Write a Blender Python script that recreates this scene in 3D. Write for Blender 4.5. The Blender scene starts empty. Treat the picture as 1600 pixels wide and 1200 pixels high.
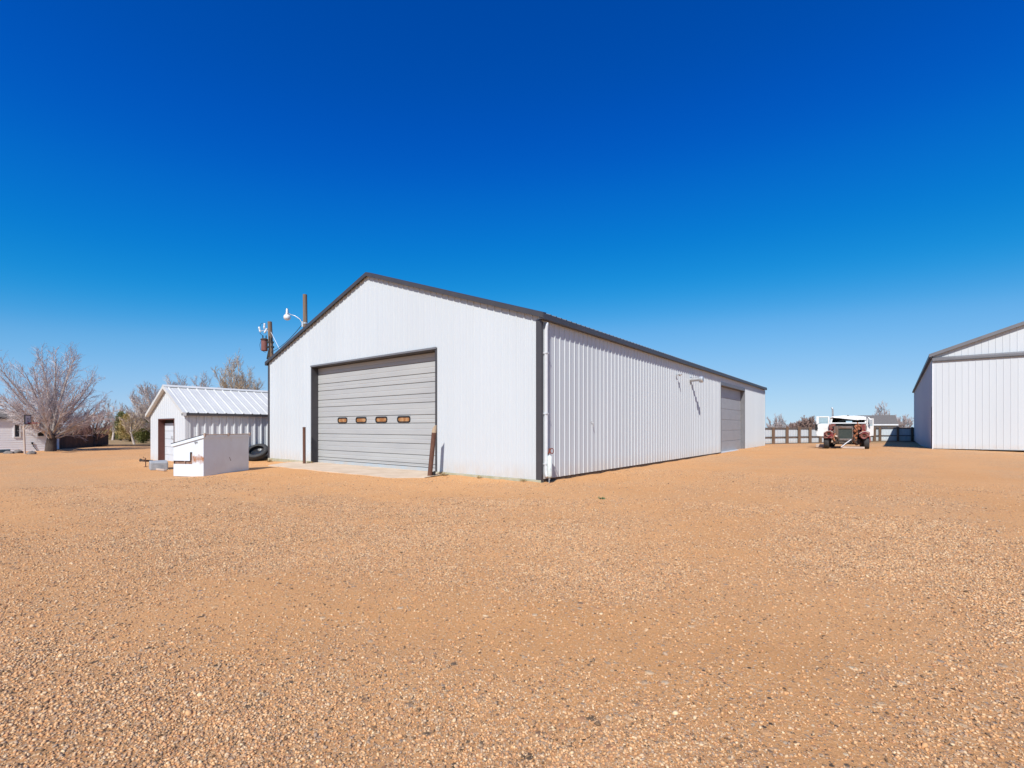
import bpy, math, random
import numpy as np
from mathutils import Vector, Matrix, noise

random.seed(7)
scene = bpy.context.scene
col = scene.collection
R = math.radians
PI = math.pi

# ------------------------------------------------------------------ camera numbers
EXPO = 0.25
F = 747.0                     # focal length in photo pixels (photo 1600 wide)
EYE = 1.6
HOR = 668.0                   # horizon row of the photo
def gx(px, d):                # world x of photo column px at distance d
    return (px - 800.0) / F * d
ANG = R(-37.9)                # the yard's buildings share this heading
VX, VY = 0.614, 0.789         # along the long walls, away from the camera
UX, UY = -0.789, 0.614        # along the gable, to the left
CX, CY = 0.83, 13.74          # near corner of the big building

def smooth(a, b, x):
    t = min(1.0, max(0.0, (x - a) / (b - a)))
    return t * t * (3 - 2 * t)

def ground_z(x, y):
    z = 0.25 * math.exp(-((x - 25.0) ** 2 + (y - 31.0) ** 2) / 72.0)
    if x > 5:
        z -= 0.17 * smooth(40, 50, y)
    z -= 0.10 * smooth(-8.5, -12.5, x) * (1 - 0.6 * smooth(18, 30, y))
    z += 0.03 * math.exp(-((x - 6.0) ** 2 + (y - 9.0) ** 2) / 20.0)
    return z

# ------------------------------------------------------------------ materials
def nd(nt, kind, loc=None, **kw):
    n = nt.nodes.new(kind)
    for k, v in kw.items():
        setattr(n, k, v)
    return n

def new_mat(name):
    m = bpy.data.materials.new(name)
    m.use_nodes = True
    nt = m.node_tree
    b = nt.nodes.get('Principled BSDF')
    return m, nt, b

def c4(c):
    return (c[0], c[1], c[2], 1.0)

def mix_col(nt, fac, a, b, blend='MIX'):
    n = nt.nodes.new('ShaderNodeMix')
    n.data_type = 'RGBA'
    n.blend_type = blend
    for val, idx in ((fac, 0), (a, 6), (b, 7)):
        s = n.inputs[idx]
        if hasattr(val, 'is_output') or isinstance(val, bpy.types.NodeSocket):
            nt.links.new(val, s)
        elif idx == 0:
            s.default_value = val
        else:
            s.default_value = c4(val)
    return n.outputs[2]

def tex_noise(nt, scale, detail=4, rough=0.55, stretch=(1, 1, 1), vec=None):
    if vec is None:
        tc = nt.nodes.new('ShaderNodeTexCoord')
        vec = tc.outputs['Object']
    mp = nt.nodes.new('ShaderNodeMapping')
    mp.inputs['Scale'].default_value = stretch
    nt.links.new(vec, mp.inputs['Vector'])
    n = nt.nodes.new('ShaderNodeTexNoise')
    n.inputs['Scale'].default_value = scale
    n.inputs['Detail'].default_value = detail
    n.inputs['Roughness'].default_value = rough
    nt.links.new(mp.outputs[0], n.inputs['Vector'])
    return n.outputs['Fac']

def ramp(nt, src, lo, hi, a=0.0, b=1.0):
    m = nt.nodes.new('ShaderNodeMapRange')
    m.inputs['From Min'].default_value = lo
    m.inputs['From Max'].default_value = hi
    m.inputs['To Min'].default_value = a
    m.inputs['To Max'].default_value = b
    nt.links.new(src, m.inputs['Value'])
    return m.outputs[0]

def pmat(name, c, c2=None, rough=0.6, metal=0.0, scale=4.0, stretch=(1, 1, 1), lo=0.35, hi=0.7,
         bump=0.0, bscale=40.0, bstretch=(1, 1, 1), dist=0.01, spec=0.4):
    m, nt, b = new_mat(name)
    if c2 is None:
        c2 = tuple(v * 0.85 for v in c)
    f = ramp(nt, tex_noise(nt, scale, 5, 0.6, stretch), lo, hi)
    nt.links.new(mix_col(nt, f, c, c2), b.inputs['Base Color'])
    b.inputs['Roughness'].default_value = rough
    b.inputs['Metallic'].default_value = metal
    b.inputs['Specular IOR Level'].default_value = spec
    if bump:
        bn = nt.nodes.new('ShaderNodeBump')
        bn.inputs['Strength'].default_value = bump
        bn.inputs['Distance'].default_value = dist
        nt.links.new(tex_noise(nt, bscale, 3, 0.6, bstretch), bn.inputs['Height'])
        nt.links.new(bn.outputs[0], b.inputs['Normal'])
    return m

def siding_mat(name, c, dusty=(0.50, 0.40, 0.30), dust_h=0.6, rough=0.42):
    """painted steel siding: slow tint drift, faint runs down the sheet, dust splashed up near the ground, oil-canning"""
    m, nt, b = new_mat(name)
    tc = nt.nodes.new('ShaderNodeTexCoord')
    ob = tc.outputs['Object']
    f1 = ramp(nt, tex_noise(nt, 0.5, 3, 0.5, (1, 1, 0.3), ob), 0.3, 0.7)
    base = mix_col(nt, f1, c, tuple(v * 0.955 for v in c))
    # each sheet of steel is a hair different
    sx = nt.nodes.new('ShaderNodeSeparateXYZ'); nt.links.new(ob, sx.inputs[0])
    ad = nt.nodes.new('ShaderNodeMath'); ad.operation = 'ADD'; nt.links.new(sx.outputs[0], ad.inputs[0]); nt.links.new(sx.outputs[1], ad.inputs[1])
    dv = nt.nodes.new('ShaderNodeMath'); dv.operation = 'DIVIDE'; nt.links.new(ad.outputs[0], dv.inputs[0]); dv.inputs[1].default_value = 0.87
    fl_ = nt.nodes.new('ShaderNodeMath'); fl_.operation = 'FLOOR'; nt.links.new(dv.outputs[0], fl_.inputs[0])
    wn = nt.nodes.new('ShaderNodeTexWhiteNoise'); wn.noise_dimensions = '1D'; nt.links.new(fl_.outputs[0], wn.inputs['W'])
    base = mix_col(nt, ramp(nt, wn.outputs[0], 0, 1, 0, 0.45), base, tuple(v * 0.92 for v in c))
    f2 = ramp(nt, tex_noise(nt, 6.0, 4, 0.6, (1, 1, 0.05), ob), 0.55, 0.8, 0, 0.16)
    base = mix_col(nt, f2, base, tuple(v * 0.78 for v in c))
    sp = nt.nodes.new('ShaderNodeSeparateXYZ')
    nt.links.new(ob, sp.inputs[0])
    up = ramp(nt, sp.outputs['Z'], 0.0, dust_h, 1, 0)
    nz = ramp(nt, tex_noise(nt, 3.0, 5, 0.65, (1, 1, 0.6), ob), 0.3, 0.75, 0.05, 0.75)
    mu = nt.nodes.new('ShaderNodeMath'); mu.operation = 'MULTIPLY'
    nt.links.new(up, mu.inputs[0]); nt.links.new(nz, mu.inputs[1])
    base = mix_col(nt, mu.outputs[0], base, dusty)
    nt.links.new(base, b.inputs['Base Color'])
    b.inputs['Roughness'].default_value = rough
    b.inputs['Specular IOR Level'].default_value = 0.35
    bn = nt.nodes.new('ShaderNodeBump')
    bn.inputs['Strength'].default_value = 0.25
    bn.inputs['Distance'].default_value = 0.03
    nt.links.new(tex_noise(nt, 1.3, 2, 0.5, (1, 1, 0.35), ob), bn.inputs['Height'])
    nt.links.new(bn.outputs[0], b.inputs['Normal'])
    return m

M = {}
M['white'] = siding_mat('white_siding', (0.53, 0.565, 0.585))
M['white_big'] = siding_mat('white_siding_barn', (0.54, 0.57, 0.59), dust_h=0.4)
M['white_shed'] = siding_mat('white_siding_shed', (0.57, 0.60, 0.62), dust_h=0.35)
M['roof_white'] = pmat('white_roof_steel', (0.60, 0.60, 0.57), (0.53, 0.53, 0.51), 0.4, scale=1.2)
M['trim'] = pmat('charcoal_trim', (0.058, 0.055, 0.060), (0.048, 0.046, 0.050), 0.45, scale=2.0, bump=0.1, bscale=3)
M['trim_mid'] = pmat('grey_trim', (0.16, 0.16, 0.17), (0.135, 0.135, 0.145), 0.45, scale=2.0)
M['roof_dark'] = pmat('charcoal_roof', (0.14, 0.14, 0.15), None, 0.45, scale=1.0)
M['door_grey'] = pmat('grey_door_steel', (0.40, 0.405, 0.395), (0.355, 0.36, 0.36), 0.5, scale=1.1, stretch=(0.5, 1, 3), bump=0.15, bscale=5, bstretch=(0.3, 1, 3))
M['door_side'] = pmat('grey_side_door_steel', (0.36, 0.375, 0.385), (0.32, 0.335, 0.345), 0.5, scale=1.1, stretch=(0.5, 1, 3))
M['seal'] = pmat('dusty_bottom_seal', (0.36, 0.42, 0.46), (0.42, 0.40, 0.37), 0.7, scale=3)
M['groove'] = pmat('door_joint', (0.12, 0.12, 0.12), None, 0.8)
M['concrete'] = pmat('apron_concrete', (0.60, 0.475, 0.35), (0.50, 0.375, 0.26), 0.9, scale=1.6, bump=0.4, bscale=30)
M['footing'] = pmat('lichen_concrete', (0.42, 0.40, 0.30), (0.30, 0.30, 0.18), 0.95, scale=5, bump=0.5, bscale=25)
M['skirt'] = pmat('shadow_gap_board', (0.07, 0.045, 0.03), (0.12, 0.08, 0.05), 0.9, scale=6, bump=0.3)  # brown-black board colour stands in for the shadow gap under the siding
M['pvc'] = pmat('white_pipe', (0.60, 0.62, 0.64), (0.54, 0.56, 0.58), 0.4, scale=3)
M['wrap'] = pmat('grey_white_wrap', (0.62, 0.66, 0.63), (0.45, 0.50, 0.48), 0.6, scale=14)
M['rust_red'] = pmat('rusty_red_paint', (0.20, 0.045, 0.03), (0.10, 0.035, 0.02), 0.7, scale=30)
M['galv'] = pmat('galvanised_steel', (0.55, 0.57, 0.58), (0.44, 0.46, 0.47), 0.4, 0.6, scale=8)
M['rust_brown'] = pmat('rusty_brown_pipe', (0.085, 0.038, 0.026), (0.14, 0.065, 0.04), 0.85, scale=9, stretch=(1, 1, 0.3), bump=0.4, bscale=60)
M['weathered_top'] = pmat('sawn_pale_end', (0.42, 0.32, 0.22), None, 0.9)
M['pane_brown'] = pmat('brown_glossy_pane', (0.30, 0.12, 0.03), (0.46, 0.25, 0.11), 0.22, scale=3.5, lo=0.45, hi=0.6, spec=0.6)  # brown with lighter patches, put into the pane's own colour
M['rubber'] = pmat('black_rubber', (0.028, 0.030, 0.033), (0.05, 0.05, 0.05), 0.75, scale=6, bump=0.2)
M['black'] = pmat('flat_black', (0.012, 0.012, 0.013), None, 0.7)
M['dark_int'] = pmat('dark_interior', (0.02, 0.018, 0.016), None, 0.9)
M['pole_wood'] = pmat('weathered_pole', (0.23, 0.165, 0.115), (0.13, 0.09, 0.065), 0.95, scale=9, stretch=(1, 1, 0.06), bump=0.5, bscale=20, bstretch=(1, 1, 0.05))
M['transformer'] = pmat('faded_red_tank', (0.22, 0.085, 0.07), (0.15, 0.06, 0.05), 0.6, scale=5)
M['ceramic'] = pmat('white_ceramic', (0.72, 0.75, 0.78), None, 0.25)
M['lamp_shade'] = pmat('lamp_head_white', (0.78, 0.79, 0.78), None, 0.3)
M['brown_jamb'] = pmat('brown_jamb', (0.085, 0.03, 0.022), (0.11, 0.04, 0.03), 0.6, scale=3)
M['shed_door'] = pmat('pale_shed_door', (0.60, 0.63, 0.66), (0.50, 0.55, 0.60), 0.6, scale=2.0)
M['block'] = pmat('grey_block', (0.36, 0.37, 0.38), (0.24, 0.25, 0.26), 0.9, scale=7, bump=0.5, bscale=40)
M['bark_pale'] = pmat('pale_bark', (0.48, 0.43, 0.40), (0.30, 0.26, 0.24), 0.9, scale=3, bump=0.5, bscale=20, bstretch=(1, 1, 0.2))
M['twig_pale'] = pmat('pale_twigs', (0.60, 0.535, 0.52), (0.46, 0.40, 0.385), 0.8, scale=0.8)
M['bark_dark_and_shade'] = pmat('dark_and_shaded_bark', (0.085, 0.065, 0.055), (0.05, 0.04, 0.035), 0.95, scale=4, bump=0.6, bscale=16, bstretch=(1, 1, 0.2))  # dark bark; also paints the shade on the large tree's trunk
M['twig_red'] = pmat('reddish_twigs', (0.36, 0.22, 0.185), (0.48, 0.32, 0.27), 0.85, scale=0.7)
M['twig_tan'] = pmat('tan_twigs', (0.60, 0.47, 0.32), (0.44, 0.34, 0.23), 0.85, scale=0.7)
M['twig_grey'] = pmat('grey_twigs', (0.58, 0.49, 0.43), (0.42, 0.35, 0.31), 0.85, scale=0.7)
M['twig_far'] = pmat('far_grey_twigs', (0.44, 0.37, 0.35), (0.33, 0.27, 0.26), 0.85, scale=0.7)
M['twig_brown'] = pmat('far_brown_twigs', (0.31, 0.21, 0.175), (0.22, 0.15, 0.125), 0.85, scale=0.7)
M['bark_white'] = pmat('whitish_bark', (0.50, 0.43, 0.36), (0.34, 0.28, 0.23), 0.9, scale=4)
M['ever'] = pmat('olive_needles', (0.15, 0.155, 0.04), (0.09, 0.105, 0.028), 0.8, scale=1.3)
M['ever_gold'] = pmat('golden_dry_foliage', (0.42, 0.29, 0.11), (0.26, 0.20, 0.065), 0.8, scale=1.3)
M['fence_wood'] = pmat('brown_fence_boards', (0.11, 0.06, 0.038), (0.055, 0.032, 0.022), 0.9, scale=5, stretch=(1, 1, 0.15), bump=0.4, bscale=20)
M['rail_wood'] = pmat('dark_rail', (0.10, 0.085, 0.08), (0.14, 0.115, 0.10), 0.9, scale=4)
M['post_wood'] = pmat('brown_tie_post', (0.20, 0.125, 0.08), (0.12, 0.078, 0.054), 0.95, scale=6, stretch=(1, 1, 0.2), bump=0.4)
M['fence_steel'] = siding_mat('white_fence_steel', (0.52, 0.57, 0.60), dust_h=0.2)
M['house_white'] = pmat('white_lap_siding', (0.80, 0.82, 0.85), (0.75, 0.77, 0.80), 0.6, scale=1.0)
M['house_cream'] = pmat('cream_siding', (0.66, 0.60, 0.52), None, 0.7)
M['shingle'] = pmat('grey_shingles', (0.115, 0.105, 0.10), (0.17, 0.155, 0.145), 0.95, scale=8, bump=0.4, bscale=14)
M['glass'] = pmat('dark_window_glass', (0.02, 0.024, 0.028), None, 0.06, spec=0.8)
M['frame_white'] = pmat('white_frame', (0.75, 0.76, 0.77), None, 0.5)
M['rock'] = pmat('shaded_rock', (0.24, 0.21, 0.19), (0.13, 0.115, 0.10), 0.95, scale=6, bump=0.5)  # rock colour darkened to stand in for the shade beside the house
M['tie'] = pmat('dark_timber', (0.05, 0.035, 0.028), (0.10, 0.065, 0.045), 0.95, scale=5, bump=0.4)
M['truck_white'] = pmat('chalky_white_paint', (0.72, 0.72, 0.70), (0.60, 0.57, 0.52), 0.5, scale=3.5, lo=0.5, hi=0.8)
M['truck_red'] = pmat('dark_red_paint', (0.20, 0.014, 0.022), (0.20, 0.085, 0.06), 0.6, scale=4, lo=0.40, hi=0.58)
M['rust_orange'] = pmat('orange_rust', (0.42, 0.16, 0.075), (0.20, 0.08, 0.04), 0.9, scale=7, bump=0.5)
M['grime'] = pmat('oily_grime', (0.035, 0.03, 0.026), (0.09, 0.055, 0.035), 0.7, scale=6)
M['radiator'] = pmat('radiator_fins', (0.035, 0.05, 0.045), (0.06, 0.07, 0.06), 0.6, scale=5)
M['rad_frame'] = pmat('grey_shroud', (0.17, 0.15, 0.14), (0.13, 0.075, 0.05), 0.7, scale=4, lo=0.4, hi=0.6)
M['plank'] = pmat('pale_plank', (0.52, 0.42, 0.34), (0.42, 0.33, 0.27), 0.9, scale=4)
M['cable'] = pmat('dark_cable', (0.015, 0.03, 0.07), None, 0.5)
M['weed'] = pmat('dry_weed', (0.40, 0.26, 0.12), (0.26, 0.19, 0.07), 0.9, scale=9)
M['leaf_green'] = pmat('green_leaf', (0.03, 0.16, 0.06), None, 0.6)
M['backboard'] = pmat('grey_backboard', (0.50, 0.52, 0.55), None, 0.4)
M['net'] = pmat('pale_net', (0.62, 0.50, 0.40), None, 0.9)
M['rim_red'] = pmat('red_rim', (0.35, 0.03, 0.025), None, 0.5)
M['tarp'] = pmat('blue_grey_plank', (0.10, 0.17, 0.20), None, 0.7)

# dumpster paint with its own rust streak
def dumpster_mat():
    m, nt, b = new_mat('white_dumpster_paint')
    tc = nt.nodes.new('ShaderNodeTexCoord'); ob = tc.outputs['Object']
    n = ramp(nt, tex_noise(nt, 2.0, 4, 0.6, (1, 1, 1), ob), 0.35, 0.75)
    base = mix_col(nt, n, (0.63, 0.69, 0.74), (0.57, 0.61, 0.65))
    n2 = ramp(nt, tex_noise(nt, 7.0, 5, 0.7, (1, 1, 0.5), ob), 0.62, 0.74, 0, 0.6)
    base = mix_col(nt, n2, base, (0.58, 0.46, 0.36))
    sp = nt.nodes.new('ShaderNodeSeparateXYZ'); nt.links.new(ob, sp.inputs[0])
    def m2(op, a, b_):
        k = nt.nodes.new('ShaderNodeMath'); k.operation = op
        for i, v in enumerate((a, b_)):
            if isinstance(v, (int, float)): k.inputs[i].default_value = v
            else: nt.links.new(v, k.inputs[i])
        return k.outputs[0]
    # smear of rust from the pocket slot to the corner, on the near end only
    wob = ramp(nt, tex_noise(nt, 5.0, 4, 0.7, (1, 1, 1), ob), 0.2, 0.8, -0.12, 0.12)
    dz = m2('ABSOLUTE', m2('SUBTRACT', m2('ADD', sp.outputs['Z'], wob), 0.60), 0)
    fz = ramp(nt, dz, 0.05, 0.16, 1, 0)
    fx = ramp(nt, sp.outputs['X'], -0.52, -0.40, 0, 1)
    fy = ramp(nt, sp.outputs['Y'], 0.005, 0.03, 1, 0)
    k = m2('MULTIPLY', m2('MULTIPLY', fz, fx), fy)
    k = m2('MULTIPLY', k, ramp(nt, tex_noise(nt, 9.0, 4, 0.7, (1, 1, 1), ob), 0.3, 0.6, 0.55, 1))
    base = mix_col(nt, k, base, (0.34, 0.125, 0.03))
    nt.links.new(base, b.inputs['Base Color'])
    b.inputs['Roughness'].default_value = 0.5
    bn = nt.nodes.new('ShaderNodeBump'); bn.inputs['Strength'].default_value = 0.25; bn.inputs['Distance'].default_value = 0.03
    nt.links.new(tex_noise(nt, 2.2, 3, 0.5, (1, 1, 1), ob), bn.inputs['Height'])
    nt.links.new(bn.outputs[0], b.inputs['Normal'])
    return m
M['dumpster'] = dumpster_mat()
M['pocket'] = pmat('rusty_pocket_steel', (0.34, 0.25, 0.21), (0.20, 0.09, 0.045), 0.9, scale=6)

# ground: sand with stones of many colours
def ground_mat():
    m, nt, b = new_mat('gravel_ground')
    tc = nt.nodes.new('ShaderNodeTexCoord'); ob = tc.outputs['Object']
    at = nt.nodes.new('ShaderNodeAttribute'); at.attribute_name = 'coarse'
    fld = nt.nodes.new('ShaderNodeAttribute'); fld.attribute_name = 'field'
    coarse = at.outputs['Fac']
    # sand
    s1 = ramp(nt, tex_noise(nt, 0.35, 5, 0.6, (1, 1, 1), ob), 0.36, 0.62)
    sand = mix_col(nt, s1, SAND_A, SAND_B)
    s2 = ramp(nt, tex_noise(nt, 60, 3, 0.7, (1, 1, 1), ob), 0.3, 0.75)
    sand = mix_col(nt, s2, sand, SAND_C)
    sand = mix_col(nt, ramp(nt, coarse, 0.25, 0.95, 0, 0.55), sand, (0.55, 0.298, 0.135))
    def stones(scale, seed):
        mp = nt.nodes.new('ShaderNodeMapping'); mp.inputs['Location'].default_value = (seed, seed * 2, 0)
        nt.links.new(ob, mp.inputs[0])
        v = nt.nodes.new('ShaderNodeTexVoronoi'); v.inputs['Scale'].default_value = scale
        v.inputs['Randomness'].default_value = 1.0
        nt.links.new(mp.outputs[0], v.inputs['Vector'])
        sp = nt.nodes.new('ShaderNodeSeparateColor'); nt.links.new(v.outputs['Color'], sp.inputs[0])
        cr = nt.nodes.new('ShaderNodeValToRGB'); cr.color_ramp.interpolation = 'LINEAR'
        els = STONE_RAMP
        cr.color_ramp.elements[0].position = els[0][0]; cr.color_ramp.elements[0].color = c4(els[0][1])
        cr.color_ramp.elements[1].position = els[1][0]; cr.color_ramp.elements[1].color = c4(els[1][1])
        for p, c in els[2:]:
            e = cr.color_ramp.elements.new(p); e.color = c4(c)
        nt.links.new(sp.outputs[0], cr.inputs[0])
        return v.outputs['Distance'], sp.outputs[1], cr.outputs[0]
    base = sand
    hs = []
    for scale, seed, dens, top in ((85.0, 0.0, 0.60, 0.50), (42.0, 3.3, 0.24, 0.55), (17.0, 8.1, 0.05, 0.50)):
        d, rnd, c = stones(scale, seed)
        # a cell shows its stone when its random number is under the local density
        thr = ramp(nt, coarse, 0, 1, dens * 0.35, dens * 1.6)
        lt = nt.nodes.new('ShaderNodeMath'); lt.operation = 'LESS_THAN'
        nt.links.new(rnd, lt.inputs[0]); nt.links.new(thr, lt.inputs[1])
        edge = ramp(nt, d, top * 0.75, top * 1.15, 1, 0)
        mu = nt.nodes.new('ShaderNodeMath'); mu.operation = 'MULTIPLY'
        nt.links.new(lt.outputs[0], mu.inputs[0]); nt.links.new(edge, mu.inputs[1])
        base = mix_col(nt, mu.outputs[0], base, c)
        dome = ramp(nt, d, 0.0, top * 1.2, 1, 0)
        mh = nt.nodes.new('ShaderNodeMath'); mh.operation = 'MULTIPLY'
        nt.links.new(lt.outputs[0], mh.inputs[0]); nt.links.new(dome, mh.inputs[1])
        mh2 = nt.nodes.new('ShaderNodeMath'); mh2.operation = 'MULTIPLY'
        nt.links.new(mh.outputs[0], mh2.inputs[0]); mh2.inputs[1].default_value = 0.45 / scale
        hs.append(mh2.outputs[0])
    # dry grass out in the fields
    g = ramp(nt, tex_noise(nt, 0.6, 6, 0.7, (1, 1, 1), ob), 0.3, 0.7)
    grass = mix_col(nt, g, (0.38, 0.25, 0.13), (0.24, 0.17, 0.09))
    base = mix_col(nt, fld.outputs['Fac'], base, grass)
    nt.links.new(base, b.inputs['Base Color'])
    b.inputs['Roughness'].default_value = 0.95
    b.inputs['Specular IOR Level'].default_value = 0.15
    ad = nt.nodes.new('ShaderNodeMath'); ad.operation = 'ADD'
    nt.links.new(hs[0], ad.inputs[0]); nt.links.new(hs[1], ad.inputs[1])
    ad3 = nt.nodes.new('ShaderNodeMath'); ad3.operation = 'ADD'; nt.links.new(ad.outputs[0], ad3.inputs[0]); nt.links.new(hs[2], ad3.inputs[1]); ad = ad3
    fine = ramp(nt, tex_noise(nt, 30, 8, 0.8, (1, 1, 1), ob), 0, 1, 0, 0.03)
    ad2 = nt.nodes.new('ShaderNodeMath'); ad2.operation = 'ADD'
    nt.links.new(ad.outputs[0], ad2.inputs[0]); nt.links.new(fine, ad2.inputs[1])
    bn = nt.nodes.new('ShaderNodeBump'); bn.inputs['Strength'].default_value = 0.7; bn.inputs['Distance'].default_value = 1.0
    nt.links.new(ad2.outputs[0], bn.inputs['Height'])
    nt.links.new(bn.outputs[0], b.inputs['Normal'])
    return m

SAND_A = (0.71, 0.385, 0.175)
SAND_B = (0.64, 0.328, 0.136)
SAND_C = (0.55, 0.270, 0.098)
STONE_RAMP = [(0.0, (0.08, 0.058, 0.04)), (1.0, (0.82, 0.61, 0.36)),
              (0.09, (0.22, 0.155, 0.10)), (0.17, (0.46, 0.24, 0.13)), (0.34, (0.65, 0.35, 0.16)),
              (0.52, (0.68, 0.405, 0.20)), (0.63, (0.44, 0.30, 0.19)), (0.72, (0.34, 0.255, 0.19)), (0.80, (0.72, 0.46, 0.24)), (0.92, (0.64, 0.47, 0.30))]
M['ground'] = ground_mat()

def pebble_mat():
    m, nt, b = new_mat('pebble_stone')
    at = nt.nodes.new('ShaderNodeAttribute'); at.attribute_name = 'tint'
    cr = nt.nodes.new('ShaderNodeValToRGB')
    els = STONE_RAMP
    cr.color_ramp.elements[0].position = els[0][0]; cr.color_ramp.elements[0].color = c4(els[0][1])
    cr.color_ramp.elements[1].position = els[1][0]; cr.color_ramp.elements[1].color = c4(els[1][1])
    for p, c in els[2:]:
        e = cr.color_ramp.elements.new(p); e.color = c4(c)
    nt.links.new(at.outputs['Fac'], cr.inputs[0])
    f = ramp(nt, tex_noise(nt, 120, 3, 0.6), 0.3, 0.7, 0, 0.35)
    nt.links.new(mix_col(nt, f, cr.outputs[0], (0.50, 0.26, 0.10)), b.inputs['Base Color'])
    b.inputs['Roughness'].default_value = 0.85
    b.inputs['Specular IOR Level'].default_value = 0.2
    return m
M['pebble'] = pebble_mat()

# ------------------------------------------------------------------ mesh helpers
class MB:
    def __init__(self):
        self.v = []; self.f = []
    def add(self, vs, fs):
        o = len(self.v)
        self.v += [tuple(p) for p in vs]
        self.f += [tuple(i + o for i in q) for q in fs]
    def quad(self, a, b, c, d):
        self.add([a, b, c, d], [(0, 1, 2, 3)])
    def box(self, x0, x1, y0, y1, z0, z1, mat=None):
        vs = [Vector((x, y, z)) for z in (z0, z1) for y in (y0, y1) for x in (x0, x1)]
        if mat is not None:
            vs = [mat @ p for p in vs]
        self.add(vs, [(0, 2, 3, 1), (4, 5, 7, 6), (0, 1, 5, 4), (2, 6, 7, 3), (0, 4, 6, 2), (1, 3, 7, 5)])
    def bar(self, a, b, w, h=None, up=Vector((0, 0, 1))):
        """rectangular bar from a to b"""
        h = h or w
        a = Vector(a); b = Vector(b); d = (b - a).normalized()
        s = d.cross(up)
        if s.length < 1e-4: s = d.cross(Vector((1, 0, 0)))
        s.normalize(); t = s.cross(d).normalized()
        vs = []
        for p in (a, b):
            for i, j in ((-1, -1), (1, -1), (1, 1), (-1, 1)):
                vs.append(p + s * (i * w / 2) + t * (j * h / 2))
        self.add(vs, [(3, 2, 1, 0), (4, 5, 6, 7), (0, 1, 5, 4), (1, 2, 6, 5), (2, 3, 7, 6), (3, 0, 4, 7)])
    def tube(self, pts, radii, n=8, caps=True):
        pts = [Vector(p) for p in pts]
        if not isinstance(radii, (list, tuple)): radii = [radii] * len(pts)
        o = len(self.v)
        ref = None
        for i, p in enumerate(pts):
            d = (pts[min(i + 1, len(pts) - 1)] - pts[max(i - 1, 0)])
            if d.length < 1e-9: d = Vector((0, 0, 1))
            d.normalize()
            if ref is None:
                ref = d.orthogonal().normalized()
            ref = (ref - d * ref.dot(d))
            if ref.length < 1e-5: ref = d.orthogonal()
            ref.normalize()
            t = d.cross(ref)
            for k in range(n):
                a = 2 * PI * k / n
                q = p + (ref * math.cos(a) + t * math.sin(a)) * radii[i]
                self.v.append((q.x, q.y, q.z))
        for i in range(len(pts) - 1):
            for k in range(n):
                k2 = (k + 1) % n
                self.f.append((o + i * n + k, o + i * n + k2, o + (i + 1) * n + k2, o + (i + 1) * n + k))
        if caps:
            self.f.append(tuple(o + k for k in reversed(range(n))))
            e = o + (len(pts) - 1) * n
            self.f.append(tuple(e + k for k in range(n)))
    def lathe(self, prof, n=24, mat=Matrix.Identity(4), closed=False):
        """prof: (radius, height) along z"""
        o = len(self.v)
        for r, h in prof:
            for k in range(n):
                a = 2 * PI * k / n
                p = mat @ Vector((r * math.cos(a), r * math.sin(a), h))
                self.v.append((p.x, p.y, p.z))
        m = len(prof)
        for i in range(m if closed else m - 1):
            j = (i + 1) % m
            for k in range(n):
                k2 = (k + 1) % n
                self.f.append((o + i * n + k, o + i * n + k2, o + j * n + k2, o + j * n + k))
    def prism(self, poly, y0, y1):
        """poly: (x, z) outline extruded along y"""
        n = len(poly)
        vs = [(x, y0, z) for x, z in poly] + [(x, y1, z) for x, z in poly]
        fs = [tuple(range(n)), tuple(reversed(range(n, 2 * n)))]
        for i in range(n):
            j = (i + 1) % n
            fs.append((i, n + i, n + j, j))
        self.add(vs, fs)
    def build(self, name, mat, parent=None, smooth_=False, bevel=0.0, recalc=True):
        me = bpy.data.meshes.new(name)
        me.from_pydata(self.v, [], self.f)
        me.validate(clean_customdata=False)
        if recalc:
            import bmesh
            bm = bmesh.new(); bm.from_mesh(me)
            bmesh.ops.recalc_face_normals(bm, faces=bm.faces)
            bm.to_mesh(me); bm.free()
        if smooth_:
            me.polygons.foreach_set('use_smooth', [True] * len(me.polygons))
        me.materials.append(mat)
        o = bpy.data.objects.new(name, me)
        col.objects.link(o)
        if parent is not None: o.parent = parent
        if bevel:
            b = o.modifiers.new('bevel', 'BEVEL'); b.width = bevel; b.segments = 2; b.limit_method = 'ANGLE'; b.angle_limit = R(40)
        return o

def pieces(mb, name, mat, parent, **kw):
    """one object for each separate piece collected in mb"""
    par = list(range(len(mb.v)))
    def find(i):
        while par[i] != i:
            par[i] = par[par[i]]; i = par[i]
        return i
    for f in mb.f:
        r = find(f[0])
        for i in f[1:]: par[find(i)] = r
    groups = {}
    for f in mb.f: groups.setdefault(find(f[0]), []).append(f)
    out = []
    for fs in groups.values():
        ids = sorted({i for f in fs for i in f}); mp = {i: k for k, i in enumerate(ids)}
        q = MB(); q.v = [mb.v[i] for i in ids]; q.f = [tuple(mp[i] for i in f) for f in fs]
        out.append(q.build(name, mat, parent, **kw))
    return out

def tag(o, label=None, cat=None, group=None, kind=None):
    if label: o['label'] = label
    if cat: o['category'] = cat
    if group: o['group'] = group
    if kind: o['kind'] = kind
    return o

def thing(name, label, cat, loc, rz=0.0, group=None):
    o = bpy.data.objects.new(name, None)
    o.empty_display_size = 0.3
    col.objects.link(o)
    o.location = loc; o.rotation_euler = (0, 0, rz)
    return tag(o, label, cat, group)

def copy_thing(o):
    c = o.copy(); col.objects.link(c)
    for ch in list(o.children):
        k = ch.copy(); col.objects.link(k); k.parent = c
        for g in list(ch.children):
            q = g.copy(); col.objects.link(q); q.parent = k
    return c

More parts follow.
